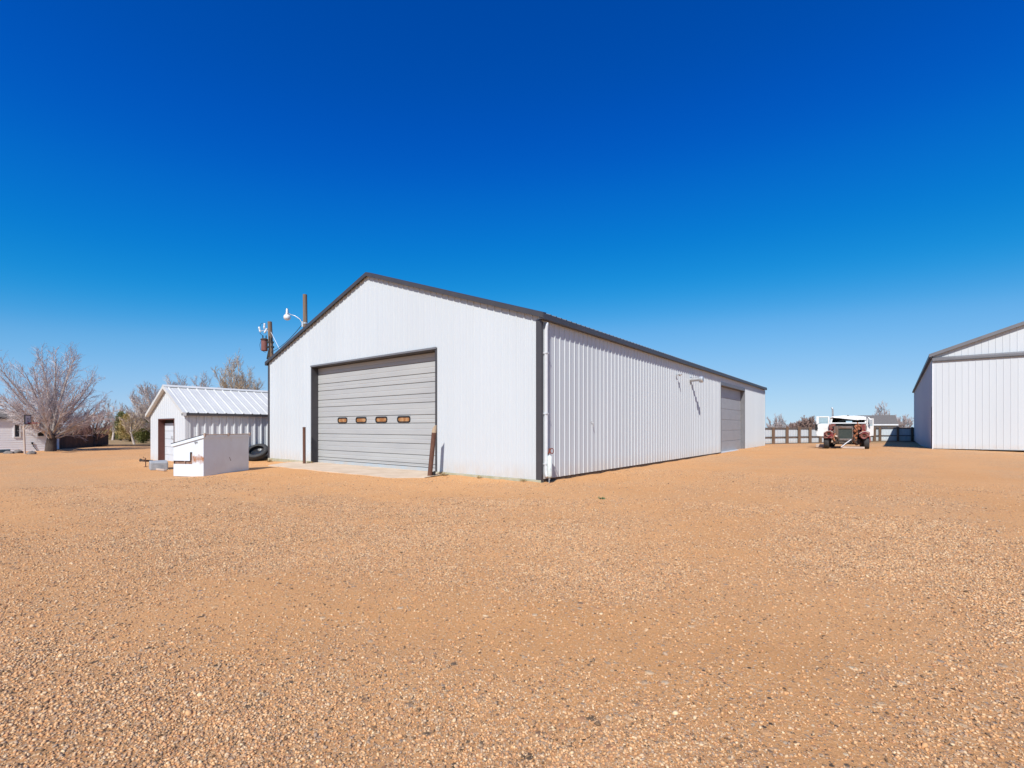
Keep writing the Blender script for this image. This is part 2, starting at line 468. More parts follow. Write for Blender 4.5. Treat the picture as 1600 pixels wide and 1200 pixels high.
def ribbed(mb, P, a, b, z0, z1, spacing=0.29, h=0.024, holes=(), minor=True, extra=(), w=0.034, first=None):
    """a ribbed steel sheet. P(x, o, z) places a point; a..b along the wall; z0, z1 functions of x; holes (xa, xb, ztop)"""
    pts = [(a, 0.0)]
    x = a + spacing * 0.5 if first is None else first
    while x < b - 0.04:
        pts += [(x - w, 0), (x - w * 0.45, h), (x + w * 0.45, h), (x + w, 0)]
        if minor:
            for q in (0.36, 0.64):
                mx = x + spacing * q
                if mx < b - 0.03:
                    pts += [(mx - 0.014, 0), (mx - 0.004, 0.005), (mx + 0.004, 0.005), (mx + 0.014, 0)]
        x += spacing
    pts.append((b, 0.0))
    pts = [p for p in pts if a <= p[0] <= b]
    pts.sort()
    cuts = [c for hh in holes for c in hh[:2]] + list(extra)
    xs = [p[0] for p in pts]
    for c in cuts:
        if a < c < b:
            o = float(np.interp(c, xs, [p[1] for p in pts]))
            pts.append((c, o)); pts.sort(); xs = [p[0] for p in pts]
    for (xa, oa), (xb, ob) in zip(pts, pts[1:]):
        if xb - xa < 1e-6: continue
        mid = (xa + xb) / 2
        lo_a, lo_b = z0(xa), z0(xb)
        for ha, hb, ht in holes:
            if ha < mid < hb: lo_a = lo_b = ht
        mb.quad(P(xa, oa, lo_a), P(xb, ob, lo_b), P(xb, ob, z1(xb)), P(xa, oa, z1(xa)))

# ------------------------------------------------------------------ the ground
def wall_dist(x, y):
    """distance out from the big building's gable and side: tyre tracks follow it"""
    dx, dy = x - CX, y - CY
    su = -(dx * UX + dy * UY)      # out from the side wall
    sv = -(dx * VX + dy * VY)      # out from the gable
    if su > 0 and sv > 0: return math.hypot(su, sv)
    return max(su, sv)

def rut(x, y, d):
    # pairs of wheel tracks sweeping round the big building and one pair cutting across the yard
    w_ = 0.45 * noise.noise((x * 0.12, y * 0.12, 11.0))
    k = 0.0
    for c in (2.7, 4.35, 6.4, 8.05):
        q = (d + w_ - c) / 0.20
        if abs(q) < 3: k += math.exp(-q * q) * (0.55 + 0.6 * noise.noise((x * 0.25, y * 0.25, c)))
    e = y - 0.10 * x - 6.8 + 0.012 * x * x + w_
    for c in (0.0, 1.6):
        q = (e - c) / 0.20
        if abs(q) < 3: k += 0.8 * math.exp(-q * q) * (0.5 + 0.6 * noise.noise((x * 0.3, y * 0.3, 20 + c)))
    return min(1.0, max(0.0, k))

def coarse_at(x, y):
    r = math.hypot(x, y)
    d = wall_dist(x, y)
    n1 = noise.noise((d * 0.55, 3.1, 0.0))
    n2 = noise.noise((x * 0.16, y * 0.16, 1.7))
    n3 = noise.noise((x * 0.55, y * 0.55, 5.2))
    n4 = noise.noise((x * 1.9, y * 1.9, 9.0))
    v = 0.50 + 0.60 * n1 + 0.60 * n2 + 0.60 * n3 + 0.35 * n4
    v += 0.30 * smooth(13, 6.5, r) * (1 - 0.45 * smooth(-1.0, 4.0, x)) - (0.24 - 0.14 * smooth(3, 10, x)) * smooth(8.5, 13, r)
    v -= 0.50 * rut(x, y, d)
    return min(1.0, max(0.0, v))

def micro_z(x, y):
    r = math.hypot(x, y)
    k = smooth(60, 20, r)
    d = wall_dist(x, y)
    return k * (0.030 * noise.noise((x * 0.35, y * 0.35, 0.3)) + 0.012 * noise.noise((x * 1.1, y * 1.1, 4.3))
                + 0.008 * noise.noise((x * 3.3, y * 3.3, 2.0)) + 0.016 * noise.noise((d * 1.1, 7.0, 0.0)) - 0.016 * rut(x, y, d))

def near_build(x, y):
    dx, dy = x - CX, y - CY
    su = -(dx * UX + dy * UY); sv = -(dx * VX + dy * VY)
    d = max(su, sv, -16.4 - su)
    return smooth(0.1, 1.2, d)

def bank_z(x, y):
    dx, dy = x - CX, y - CY
    su = -(dx * UX + dy * UY); sv = -(dx * VX + dy * VY)
    d = max(su, sv, -16.4 - su)
    if d > 0.8 or d < -0.5: return 0.0
    return smooth(0.8, 0.05, d) * max(0.0, 0.018 + 0.05 * noise.noise((x * 1.3, y * 1.3, 8.0)) + 0.02 * noise.noise((x * 5, y * 5, 3.0)))

def surf(x, y):
    return ground_z(x, y) + micro_z(x, y) * near_build(x, y) + bank_z(x, y)

def make_ground():
    radii = [0.0]
    r = 0.6
    while r < 1800:
        radii.append(r)
        r *= 1.03 if r < 60 else 1.12
    na = 360
    vs = []; co = []; fi = []
    for i, r in enumerate(radii[1:]):
        for k in range(na):
            a = 2 * PI * k / na
            x, y = r * math.sin(a), r * math.cos(a)
            z = ground_z(x, y)
            if r < 60: z += micro_z(x, y) * near_build(x, y) + bank_z(x, y)
            vs.append((x, y, z))
            co.append(coarse_at(x, y) if r < 90 else 0.4)
            f = smooth(50, 58, y) if x > -6 else smooth(38, 43, y + 0.25 * (x + 20))
            fi.append(max(f, smooth(80, 110, r)))
    vs.append((0, 0, ground_z(0, 0))); co.append(0.5); fi.append(0.0)
    c = len(vs) - 1
    fs = []
    for k in range(na):
        fs.append((c, (k + 1) % na, k))
    for i in range(len(radii) - 2):
        for k in range(na):
            k2 = (k + 1) % na
            fs.append((i * na + k, i * na + k2, (i + 1) * na + k2, (i + 1) * na + k))
    me = bpy.data.meshes.new('ground')
    me.from_pydata(vs, [], fs)
    a = me.attributes.new('coarse', 'FLOAT', 'POINT'); a.data.foreach_set('value', co)
    a = me.attributes.new('field', 'FLOAT', 'POINT'); a.data.foreach_set('value', fi)
    me.polygons.foreach_set('use_smooth', [True] * len(me.polygons))
    me.materials.append(M['ground'])
    import bmesh
    bm = bmesh.new(); bm.from_mesh(me); bmesh.ops.recalc_face_normals(bm, faces=bm.faces)
    if sum(f.normal.z for f in bm.faces) < 0: bmesh.ops.reverse_faces(bm, faces=bm.faces)
    bm.to_mesh(me); bm.free()
    o = bpy.data.objects.new('ground', me); col.objects.link(o)
    tag(o, 'wide yard of tan gravel and sand running out to dry fields', None, None, 'structure')
make_ground()

def make_pebbles():
    rng = np.random.default_rng(11)
    t = (1 + 5 ** 0.5) / 2
    iv = np.array([(-1, t, 0), (1, t, 0), (-1, -t, 0), (1, -t, 0), (0, -1, t), (0, 1, t), (0, -1, -t), (0, 1, -t), (t, 0, -1), (t, 0, 1), (-t, 0, -1), (-t, 0, 1)], float)
    iv /= np.linalg.norm(iv[0])
    ifc = np.array([(0, 11, 5), (0, 5, 1), (0, 1, 7), (0, 7, 10), (0, 10, 11), (1, 5, 9), (5, 11, 4), (11, 10, 2), (10, 7, 6), (7, 1, 8), (3, 9, 4), (3, 4, 2), (3, 2, 6), (3, 6, 8), (3, 8, 9), (4, 9, 5), (2, 4, 11), (6, 2, 10), (8, 6, 7), (9, 8, 1)])
    # look-up grids for the ground height and the gravel density
    st = 0.12; gxs = np.arange(-20, 20.1, st); gys = np.arange(0, 20.1, st)
    CG = np.array([[coarse_at(x, y) for x in gxs] for y in gys]); ZG = np.array([[surf(x, y) for x in gxs] for y in gys])
    DG = np.array([[wall_dist(x, y) for x in gxs] for y in gys])
    def look(G, x, y):
        fx = np.clip((x + 20) / st, 0, len(gxs) - 1.001); fy = np.clip(y / st, 0, len(gys) - 1.001)
        i = fx.astype(int); j = fy.astype(int); u = fx - i; v = fy - j
        return (G[j, i] * (1 - u) + G[j, i + 1] * u) * (1 - v) + (G[j + 1, i] * (1 - u) + G[j + 1, i + 1] * u) * v
    octa = np.array([(1, 0, 0), (0, 1, 0), (-1, 0, 0), (0, -1, 0), (0, 0, 1), (0, 0, -1)], float)
    ofc = np.array([(0, 1, 4), (1, 2, 4), (2, 3, 4), (3, 0, 4), (1, 0, 5), (2, 1, 5), (3, 2, 5), (0, 3, 5)])
    VV = []; FF = []; TT = []; base_i = 0; total = 0
    for r0, r1, dens, s0, s1 in ((1.5, 3.2, 9500, 0.0036, 0.0100), (3.2, 5.0, 7000, 0.0042, 0.0110), (5.0, 7.5, 4600, 0.0050, 0.0120), (7.5, 11.0, 2300, 0.0062, 0.0135), (11.0, 19.0, 420, 0.008, 0.016)):
        area = 0.5 * (r1 * r1 - r0 * r0) * R(112)
        n = int(area * dens)
        rr = np.sqrt(rng.uniform(r0 * r0, r1 * r1, n)); aa = rng.uniform(R(-56), R(56), n)
        x, y = rr * np.sin(aa), rr * np.cos(aa)
        c = look(CG, x, y)
        keep = (rng.random(n) < 0.13 + 1.0 * c * c) & (look(DG, x, y) > 0.25)
        x, y = x[keep], y[keep]; n = len(x)
        sz = s0 + (s1 - s0) * rng.random(n) ** 2.6
        sz = np.where(rng.random(n) < 0.006, sz * 1.8, sz)
        P0 = np.stack([x, y, look(ZG, x, y) + sz * 0.36], 1)
        big = sz > s0 + 0.30 * (s1 - s0)
        for sel, iv_, ifc_ in ((big, iv, ifc), (~big, octa, ofc)):
            P = P0[sel]; S = sz[sel]; n = len(P); k = len(iv_)
            if n == 0: continue
            ang = rng.uniform(0, 2 * PI, n)
            sc = np.stack([rng.uniform(0.8, 1.35, n), rng.uniform(0.7, 1.1, n), rng.uniform(0.5, 0.9, n)], 1)
            V = iv_[None] * rng.uniform(0.78, 1.2, (n, k, 1)) * sc[:, None, :] * S[:, None, None]
            tilt = rng.normal(0, 0.3, n)
            z = V[:, :, 2] + V[:, :, 0] * np.sin(tilt)[:, None]
            vx = V[:, :, 0] * np.cos(ang)[:, None] - V[:, :, 1] * np.sin(ang)[:, None]
            vy_ = V[:, :, 0] * np.sin(ang)[:, None] + V[:, :, 1] * np.cos(ang)[:, None]
            V = np.stack([vx, vy_, z], 2) + P[:, None, :]
            VV.append(V.reshape(-1, 3)); FF.append((ifc_[None] + (np.arange(n) * k)[:, None, None] + base_i).reshape(-1))
            TT.append(np.repeat(rng.uniform(0, 1, n), k)); base_i += n * k; total += n
    V = np.concatenate(VV); Fc = np.concatenate(FF); T = np.concatenate(TT)
    print('pebbles', total, 'faces', len(Fc) // 3)
    me = bpy.data.meshes.new('gravel_stones')
    me.vertices.add(len(V)); me.vertices.foreach_set('co', V.astype(np.float32).ravel())
    nf = len(Fc) // 3
    me.loops.add(nf * 3); me.loops.foreach_set('vertex_index', Fc.astype(np.int32))
    me.polygons.add(nf)
    me.polygons.foreach_set('loop_start', np.arange(0, nf * 3, 3, dtype=np.int32))
    me.update(calc_edges=True)
    a = me.attributes.new('tint', 'FLOAT', 'POINT'); a.data.foreach_set('value', T.astype(np.float32))
    me.materials.append(M['pebble'])
    o = bpy.data.objects.new('gravel', me); col.objects.link(o)
    tag(o, 'loose pebbles of mixed tan, rust and grey scattered over the sand', 'gravel', None, 'stuff')
make_pebbles()

# ------------------------------------------------------------------ the big white metal building
W, L, EV, PK = 16.4, 32.6, 4.87, 7.63
HALF = W / 2
PITCH = (PK - EV) / HALF
bld = thing('metal_building', 'long white ribbed metal building with charcoal trim and a grey overhead door', 'building', (CX, CY, 0), ANG)
def roofline(x):            # x from -W to 0
    return EV + PITCH * (HALF - abs(x + HALF))
D0, D1, DT = -12.33, -4.37, 4.27       # gable door
S0, S1, ST = 19.15, 25.3, 4.17         # side door
Z0 = 0.09
mb = MB()
ribbed(mb, lambda x, o, z: (x, -o, z), -W, 0, lambda x: Z0, lambda x: roofline(x) - 0.05, holes=[(D0, D1, DT)], extra=[-HALF])
mb.build('gable_wall', M['white'], bld)
mb = MB()
ribbed(mb, lambda x, o, z: (o, x, z), 0, L, lambda x: Z0 + 0.02, lambda x: EV - 0.03, holes=[(S0, S1, ST)], h=0.026)
mb.build('side_wall', M['white'], bld)
mb = MB()
ribbed(mb, lambda x, o, z: (-W - o, x, z), 0, L, lambda x: -0.1, lambda x: EV - 0.03, minor=False)
ribbed(mb, lambda x, o, z: (x, L + o, z), -W, 0, lambda x: -0.1, lambda x: roofline(x) - 0.05, minor=False, extra=[-HALF])
mb.build('rear_wall', M['white'], bld)
# roof sheets with ribs running down the slope
mb = MB()
OH = 0.13; GO = 0.10
for s in (-1, 1):
    def P(x, o, z, s=s):     # x along the building, z = distance from ridge in plan
        return (-HALF + s * z, x, PK + 0.04 + o - PITCH * z)
    ribbed(mb, P, -GO, L + GO, lambda x: 0.0, lambda x: HALF + OH, spacing=0.29, minor=False)
mb.build('roof', M['roof_dark'], bld)
# rake and eave trim, ridge cap
for s in (-1, 1):
    for yy in (-GO - 0.012, L + GO + 0.012):
        mb = MB()
        a = Vector((-HALF, yy, PK - 0.055)); b_ = Vector((-HALF + s * (HALF + OH + 0.02), yy, PK - 0.055 - PITCH * (HALF + OH + 0.02)))
        vs = []
        t = 0.022
        for p in (a, b_):
            vs += [p + Vector((0, -t, -0.05)), p + Vector((0, t, -0.05)), p + Vector((0, t, 0.095)), p + Vector((0, -t, 0.095))]
        mb.add(vs, [(0, 1, 2, 3), (7, 6, 5, 4), (0, 4, 5, 1), (1, 5, 6, 2), (2, 6, 7, 3), (3, 7, 4, 0)])
        # flange lying on the roof, turned under at the wall
        sg = 1 if yy < 0 else -1
        vs = []
        for p in (a, b_):
            vs += [p + Vector((0, 0, 0.097)), p + Vector((0, sg * 0.2, 0.127)), p + Vector((0, sg * 0.2, 0.132)), p + Vector((0, 0, 0.102))]
        mb.add(vs, [(0, 1, 2, 3), (7, 6, 5, 4), (0, 4, 5, 1), (1, 5, 6, 2), (2, 6, 7, 3), (3, 7, 4, 0)])
        mb.build('rake_trim', M['trim'], bld)
mb = MB()
for sx, x0 in ((1, 0.0), (-1, -W)):
    ed = x0 + sx * OH
    lo, hi = sorted((x0 + sx * 0.026, ed + sx * 0.03))
    zt = EV - PITCH * OH + 0.03
    mb.box(lo, hi, -GO - 0.02, L + GO + 0.02, zt - 0.17, zt)
    
pieces(mb, 'gutter', M['trim'], bld, bevel=0.008)
mb = MB()
for x0 in (-W, 0.0):
    sg = -1 if x0 == 0 else 1
    lo, hi = sorted((x0 + sg * 0.15, x0 - sg * 0.036))
    mb.box(lo, hi, -0.036, 0.004, 0.03, EV - 0.16)
    lo, hi = sorted((x0 - sg * 0.036, x0 + sg * 0.02))
    mb.box(lo, hi, 0.006, 0.07, 0.03, EV - 0.22)
pieces(mb, 'corner_trim', M['trim'], bld, bevel=0.004)
mb = MB()
mb.box(-0.05, 0.036, L - 0.1, L + 0.036, 0.05, EV - 0.22)
mb.build('corner_trim', M['white'], bld)
# base: footing under the gable, skirt board along the side coloured as its shadow gap
mb = MB()
mb.box(-W - 0.02, D0 - 0.04, -0.045, 0.10, -0.3, Z0 - 0.003)
mb.box(D1 + 0.04, 0.03, -0.045, 0.10, -0.3, Z0 - 0.003)
pieces(mb, 'footing', M['footing'], bld, bevel=0.01)
mb = MB()
mb.box(-0.05, -0.012, 0.15, S0, -0.3, Z0 + 0.05)
mb.box(-0.05, -0.012, S1, L - 0.01, -0.3, Z0 + 0.05)
pieces(mb, 'skirt_board', M['skirt'], bld)

# overhead door in the gable
RC = 0.28
mb = MB()
TW = 0.07
mb.box(D0 - TW, D0, -0.034, RC + 0.06, 0.0, DT + TW)
mb.box(D1, D1 + TW, -0.034, RC + 0.06, 0.0, DT + TW)
mb.box(D0, D1, -0.034, RC + 0.06, DT, DT + TW)
fr = mb.build('door_frame', M['trim'], bld, bevel=0.005)
mb = MB()
mb.box(D0 - TW - 0.004, D1 + TW + 0.004, -0.06, -0.036, DT + TW - 0.05, DT + TW + 0.02)
mb.build('drip_cap', M['trim_mid'], bld, bevel=0.004)
DW0, DW1 = D0 + 0.003, D1 - 0.003
door = MB()
cuts = [275, 322, 395, 450, 522, 577, 655, 708, 785, 840, 912, 967]
zs = [0.04 + (1010 - c) / (1010 - 275.0) * (DT - 0.05 - 0.04) + 0.0 for c in cuts] + [0.16]
zs[0] = DT - 0.003
# window openings (x centre, half width) in the row between cuts 655 and 708
def gable_x(px, rc):        # local x on the door plane seen at photo column px
    r = (px - 800) / F
    # world = C + x*(cosA, sinA) + rc*(v)
    bx, by = CX + VX * rc, CY + VY * rc
    return -((bx - r * by) / (0.789 + r * 0.614))
wins = []
for px0, px1 in ((528.3, 542.5), (556.5, 572.5), (587.3, 604.9), (621.4, 641.0)):
    a, b_ = gable_x(px0, RC), gable_x(px1, RC)
    wins.append((min(a, b_), max(a, b_)))
zs_sorted = zs[:-1] + [0.165]
g = 0.008
grooves = MB()
for zt, zb in zip(zs_sorted, zs_sorted[1:]):
    z_t, z_b = zt - g, zb + g
    is_win = abs(zt - zs[6]) < 1e-6
    def strip(xa, xb, za, zb_):
        # shallow embossed profile: face, soft mid crease
        zm = (za + zb_) / 2
        pr = [(RC + 0.02, zb_), (RC, zb_ + 0.014), (RC, zm - 0.02), (RC + 0.008, zm), (RC, zm + 0.02), (RC, za - 0.014), (RC + 0.02, za)]
        for (o0, q0), (o1, q1) in zip(pr, pr[1:]):
            door.quad((xa, o0, q0), (xb, o0, q0), (xb, o1, q1), (xa, o1, q1))
    if not is_win:
        strip(DW0, DW1, z_t, z_b)
    else:
        xs = [DW0] + [v for w_ in wins for v in w_] + [DW1]
        for i in range(0, len(xs), 2):
            strip(xs[i], xs[i + 1], z_t, z_b)
        for a, b_ in wins:
            door.quad((a, RC, z_b), (b_, RC, z_b), (b_, RC, z_b + 0.035), (a, RC, z_b + 0.035))
            door.quad((a, RC, z_t - 0.035), (b_, RC, z_t - 0.035), (b_, RC, z_t), (a, RC, z_t))
        WZ = (z_b + 0.035, z_t - 0.035)
odoor = door.build('overhead_door', M['door_grey'], bld, recalc=False)
grooves.quad((DW0, RC + 0.022, 0.05), (DW1, RC + 0.022, 0.05), (DW1, RC + 0.022, DT), (DW0, RC + 0.022, DT))
grooves.build('door_joint', M['groove'], odoor)
mb = MB(); mb.box(DW0, DW1, RC - 0.006, RC + 0.018, 0.02, 0.165 - 0.006)
mb.build('bottom_seal', M['seal'], odoor, bevel=0.006)
for a, b_ in wins:
    # capsule-cornered black frame with a brown pane
    zc, hh = (WZ[0] + WZ[1]) / 2, (WZ[1] - WZ[0]) / 2 + 0.015
    xc, hw = (a + b_) / 2, (b_ - a) / 2 + 0.015
    def rr(hw, hh, rad, n=5):
        out = []
        for qx, qz, a0 in ((1, 1, 0), (-1, 1, 90), (-1, -1, 180), (1, -1, 270)):
            for k in range(n + 1):
                t_ = R(a0 + 90 * k / n)
                out.append((xc + qx * (hw - rad) + rad * math.cos(t_), zc + qz * (hh - rad) + rad * math.sin(t_)))
        return out
    o_ = rr(hw, hh, 0.10); i_ = rr(hw - 0.045, hh - 0.045, 0.07)
    f_ = MB(); n = len(o_)
    vs = [(x, RC - 0.02, z) for x, z in o_] + [(x, RC - 0.02, z) for x, z in i_] + [(x, RC + 0.02, z) for x, z in o_] + [(x, RC + 0.02, z) for x, z in i_]
    fs = []
    for k in range(n):
        j = (k + 1) % n
        fs += [(k, j, n + j, n + k), (n + k, n + j, 3 * n + j, 3 * n + k), (k, 2 * n + k, 2 * n + j, j)]
    f_.add(vs, fs)
    wo = f_.build('door_window', M['black'], odoor)
    p_ = MB(); p_.add([(x, RC + 0.006, z) for x, z in rr(hw - 0.04, hh - 0.04, 0.07)], [tuple(range(n))])
    p_.build('pane', M['pane_brown'], wo)

# side door
RS = 0.24
mb = MB()
T2 = 0.20
mb.box(-RS - 0.06, 0.034, S0 - 0.1, S0, 0.0, ST + T2)
mb.box(-RS - 0.06, 0.034, S1, S1 + 0.1, 0.0, ST + T2)
mb.box(-RS - 0.06, 0.034, S0, S1, ST, ST + T2)
mb.build('side_door_frame', M['trim_mid'], bld, bevel=0.005)
mb = MB()
nb = 6
for k in range(nb):
    za = 0.05 + (ST - 0.06) * k / nb + 0.003; zb = 0.05 + (ST - 0.06) * (k + 1) / nb - 0.003
    pr = [(-RS - 0.02, za), (-RS, za + 0.014), (-RS, zb - 0.014), (-RS - 0.02, zb)]
    for (o0, q0), (o1, q1) in zip(pr, pr[1:]):
        mb.quad((o0, S0, q0), (o0, S1, q0), (o1, S1, q1), (o1, S0, q1))
sd = mb.build('side_door', M['door_side'], bld)
mb = MB(); mb.quad((-RS - 0.022, S0, 0), (-RS - 0.022, S1, 0), (-RS - 0.022, S1, ST), (-RS - 0.022, S0, ST))
mb.build('door_joint', M['groove'], sd)
mb = MB(); mb.box(-RS, 0.03, S0, S1, -0.2, 0.085)
mb.build('door_sill', M['pvc'], bld)

# downspout at the near corner
mb = MB()
dy_ = 0.16
path = [(0.09, dy_, EV - 0.24), (0.085, dy_, EV - 0.34), (0.075, dy_, EV - 0.45), (0.075, dy_, 0.35), (0.085, dy_, 0.27), (0.15, dy_ - 0.06, 0.18)]
mb.tube(path, 0.055, 14)
ds = mb.build('downspout', M['pvc'], bld, smooth_=True)
for z in (3.75, 2.0, 0.55):
    mb = MB(); mb.box(0.012, 0.134, dy_ - 0.062, dy_ + 0.062, z - 0.018, z + 0.018); mb.box(0.02, 0.04, dy_ - 0.10, dy_ - 0.062, z - 0.018, z + 0.018)
    mb.build('strap', M['pvc'], ds)
# stove-pipe vent
mb = MB()
vy, vz = 13.4, 4.02
mb.tube([(0.0, vy, vz), (0.52, vy, vz + 0.01)], 0.10, 18)
vp = mb.build('vent_pipe', M['galv'], bld, smooth_=False)
mb = MB()
mb.lathe([(0.0, 0.0), (0.155, 0.0), (0.17, 0.03), (0.17, 0.13), (0.14, 0.18), (0.0, 0.19)], 20, Matrix.Translation((0.46, vy, vz)) @ Matrix.Rotation(R(90), 4, 'Y'))
mb.build('vent_cap', M['galv'], vp, smooth_=False)
mb = MB()
mb.lathe([(0.10, 0.03), (0.15, 0.03), (0.15, 0.0), (0.10, 0.0)], 20, Matrix.Translation((0.02, vy, vz)) @ Matrix.Rotation(R(90), 4, 'Y'))
mb.build('vent_flange', M['galv'], vp)
# small bracket light on the side wall (left of the vent) and a hook lower down
mb = MB()
by_ = 11.25; bz_ = 4.06
mb.box(0.0, 0.05, by_ - 0.06, by_ + 0.06, bz_ - 0.05, bz_ + 0.06)
mb.tube([(0.04, by_, bz_), (0.15, by_, bz_ + 0.06), (0.22, by_ + 0.03, bz_ + 0.08)], 0.02, 8)
mb.lathe([(0.03, 0.0), (0.07, 0.09), (0.06, 0.10), (0.0, 0.10)], 12, Matrix.Translation((0.2, by_, bz_ + 0.09)) @ Matrix.Rotation(R(150), 4, 'Y'))
mb.lathe([(0.03, 0.0), (0.07, 0.09), (0.06, 0.10), (0.0, 0.10)], 12, Matrix.Translation((0.14, by_ + 0.1, bz_ + 0.07)) @ Matrix.Rotation(R(130), 4, 'Y') @ Matrix.Rotation(R(40), 4, 'X'))
mb.build('wall_bracket', M['galv'], bld)
mb = MB()
hy, hz = 2.95, 1.80
mb.tube([(0.0, hy, hz), (0.07, hy, hz - 0.005), (0.10, hy, hz - 0.05), (0.085, hy, hz - 0.10), (0.09, hy + 0.05, hz - 0.13)], 0.012, 7)
mb.build('hook', M['galv'], bld)

def W2(x, y):      # building local -> world
    return (CX + x * 0.789 + y * VX, CY - x * 0.614 + y * VY)

# concrete apron
def make_apron():
    mb = MB()
    n = 40
    xs = np.linspace(-13.4, -3.7, n)
    top = []; edge = []
    for x in xs:
        w = 1.80 + 0.20 * noise.noise((x * 0.8, 0, 0)) - 0.9 * smooth(-12.6, -13.5, x) - 0.7 * smooth(-4.6, -3.6, x)
        top.append((x, -0.046 if not (D0 < x < D1) else RC + 0.02, 0.028)); edge.append((x, -w, 0.004))
    for i in range(n - 1):
        mid = [tuple((a * 0.35 + b * 0.65) for a, b in zip(top[k], edge[k])) for k in (i, i + 1)]
        mid = [(m[0], m[1], 0.026) for m in mid]
        mb.quad(edge[i], edge[i + 1], mid[1], mid[0]); mb.quad(mid[0], mid[1], top[i + 1], top[i])
        e0 = (edge[i][0], edge[i][1] - 0.02, -0.15); e1 = (edge[i + 1][0], edge[i + 1][1] - 0.02, -0.15)
        mb.quad(e0, e1, edge[i + 1], edge[i])
    o = mb.build('concrete_apron', M['concrete'], None)
    o.location = (CX, CY, 0.012); o.rotation_euler = (0, 0, ANG)
    tag(o, 'dusty tan concrete apron in front of the tall overhead door', None, None, 'structure')
make_apron()

# yard hydrant beside the near corner
hx, hy_ = W2(0.21, 0.14)
hyd = thing('yard_hydrant', 'white wrapped yard hydrant with a rusty red handle beside the downspout', 'hydrant', (hx, hy_, 0), ANG)
mb = MB(); mb.tube([(0, 0, 0.16), (0, 0, 0.22), (0, 0, 0.78), (0, 0, 0.80)], [0.06, 0.075, 0.07, 0.03], 14)
mb.build('wrap', M['wrap'], hyd, smooth_=True)
mb = MB(); mb.tube([(0, -0.03, -0.2), (0, -0.03, 0.2)], 0.014, 8); mb.tube([(0, 0, 0.1), (0, 0, 0.92)], 0.018, 8)
mb.build('stand_pipe', M['galv'], hyd)
mb = MB()
ring = [(0.075 + 0.055 * math.cos(a), 0, 0.93 + 0.075 * math.sin(a)) for a in np.linspace(0, 2 * PI, 17)]
mb.tube(ring, 0.013, 7, caps=False)
mb.tube([(0.03, 0, 0.99), (-0.02, 0, 0.94), (-0.05, -0.01, 0.83)], 0.016, 7)
mb.tube([(0.0, 0, 0.86), (0.0, 0, 1.0)], 0.03, 8)
mb.build('handle', M['rust_red'], hyd)

# door bollards: a straight one at the left jamb, a leaning one at the right jamb
bx, by2 = W2(gable_x(475.5, -0.5), -0.5)
b1 = thing('bollard', 'upright rusty brown pipe bollard standing left of the overhead door', 'bollard', (bx, by2, 0), ANG, 'rusty bollards beside the overhead door')
mb = MB(); mb.tube([(0, 0, -0.2), (-0.015, 0, 1.6)], 0.062, 14); mb.build('pipe', M['rust_brown'], b1)
mb = MB(); mb.lathe([(0.0, 0.012), (0.05, 0.01), (0.066, 0.0), (0.066, -0.03)], 14, Matrix.Translation((-0.015, 0, 1.61))); mb.build('cap', M['rust_brown'], b1)
bx, by2 = W2(gable_x(670.5, -0.75), -0.75)
b2 = thing('bollard', 'leaning rusty brown pipe bollard with a slanted pale top, right of the overhead door', 'bollard', (bx, by2, 0), ANG, 'rusty bollards beside the overhead door')
mb = MB()
lean = Vector((0.10, 0.16, 1.70))
mb.tube([Vector((0, 0, -0.2)) - lean * 0.1, lean * 0.84], 0.075, 14)
mb.build('pipe', M['rust_brown'], b2)
mb = MB(); 
o0 = lean * 0.84
vs = []
for k in range(14):
    a = 2 * PI * k / 14; vs.append((o0.x + 0.075 * math.cos(a), o0.y + 0.075 * math.sin(a), o0.z))
for k in range(14):
    a = 2 * PI * k / 14; p = lean * 0.93
    vs.append((p.x + 0.075 * math.cos(a), p.y + 0.075 * math.sin(a), p.z + 0.10 * math.cos(a)))
mb.add(vs, [(k, (k + 1) % 14, 14 + (k + 1) % 14, 14 + k) for k in range(14)] + [tuple(range(14, 28))])
mb.build('cut_top', M['weathered_top'], b2)
# low stub beside the leaning bollard
sx_, sy_ = W2(gable_x(677.5, -0.6), -0.6)
st = MB(); st.tube([(0, 0, -0.1), (0.01, 0, 0.15), (0.0, 0.0, 0.17)], [0.06, 0.055, 0.04], 10)
o = st.build('pipe_stub', M['black'], None); o.location = (sx_, sy_, 0)
tag(o, 'short black pipe stub on the ground beside the leaning bollard', 'pipe stub')

# ------------------------------------------------------------------ tall barn on the right
A2 = math.atan2(0.626, 0.780)
bd = 30.6; bxw = gx(1457, bd); BG = ground_z(bxw, bd)
barn = thing('pole_barn', 'tall white barn with full width sliding doors and grey track cover at the right edge', 'barn', (bxw, bd, BG), -A2)
E2, P2, W3, L3 = 6.02, 0.365, 15.0, 39.0
def rl2(x): return E2 + P2 * (W3 / 2 - abs(x - W3 / 2))
mb = MB()
TB = 5.70         # bottom of the gable triangle / top of the doors
ribbed(mb, lambda x, o, z: (x, -o - 0.02, z), 0.02, W3, lambda x: TB, lambda x: rl2(x) - 0.02, spacing=0.30, extra=[W3 / 2], minor=False, h=0.018, w=0.02)
mb.build('gable_wall', M['white_big'], barn)
mb = MB()
ribbed(mb, lambda x, o, z: (-o, x, z), 0.9, L3, lambda x: -0.3, lambda x: E2 - 0.02, spacing=0.29)
ribbed(mb, lambda x, o, z: (W3 + o, x, z), 0.0, L3, lambda x: -0.3, lambda x: E2 - 0.02, spacing=0.29, minor=False)
ribbed(mb, lambda x, o, z: (x, L3 + o, z), 0.0, W3, lambda x: -0.3, lambda x: rl2(x) - 0.02, spacing=0.29, minor=False, extra=[W3 / 2])
mb.build('side_wall', M['white_big'], barn)
mb = MB()
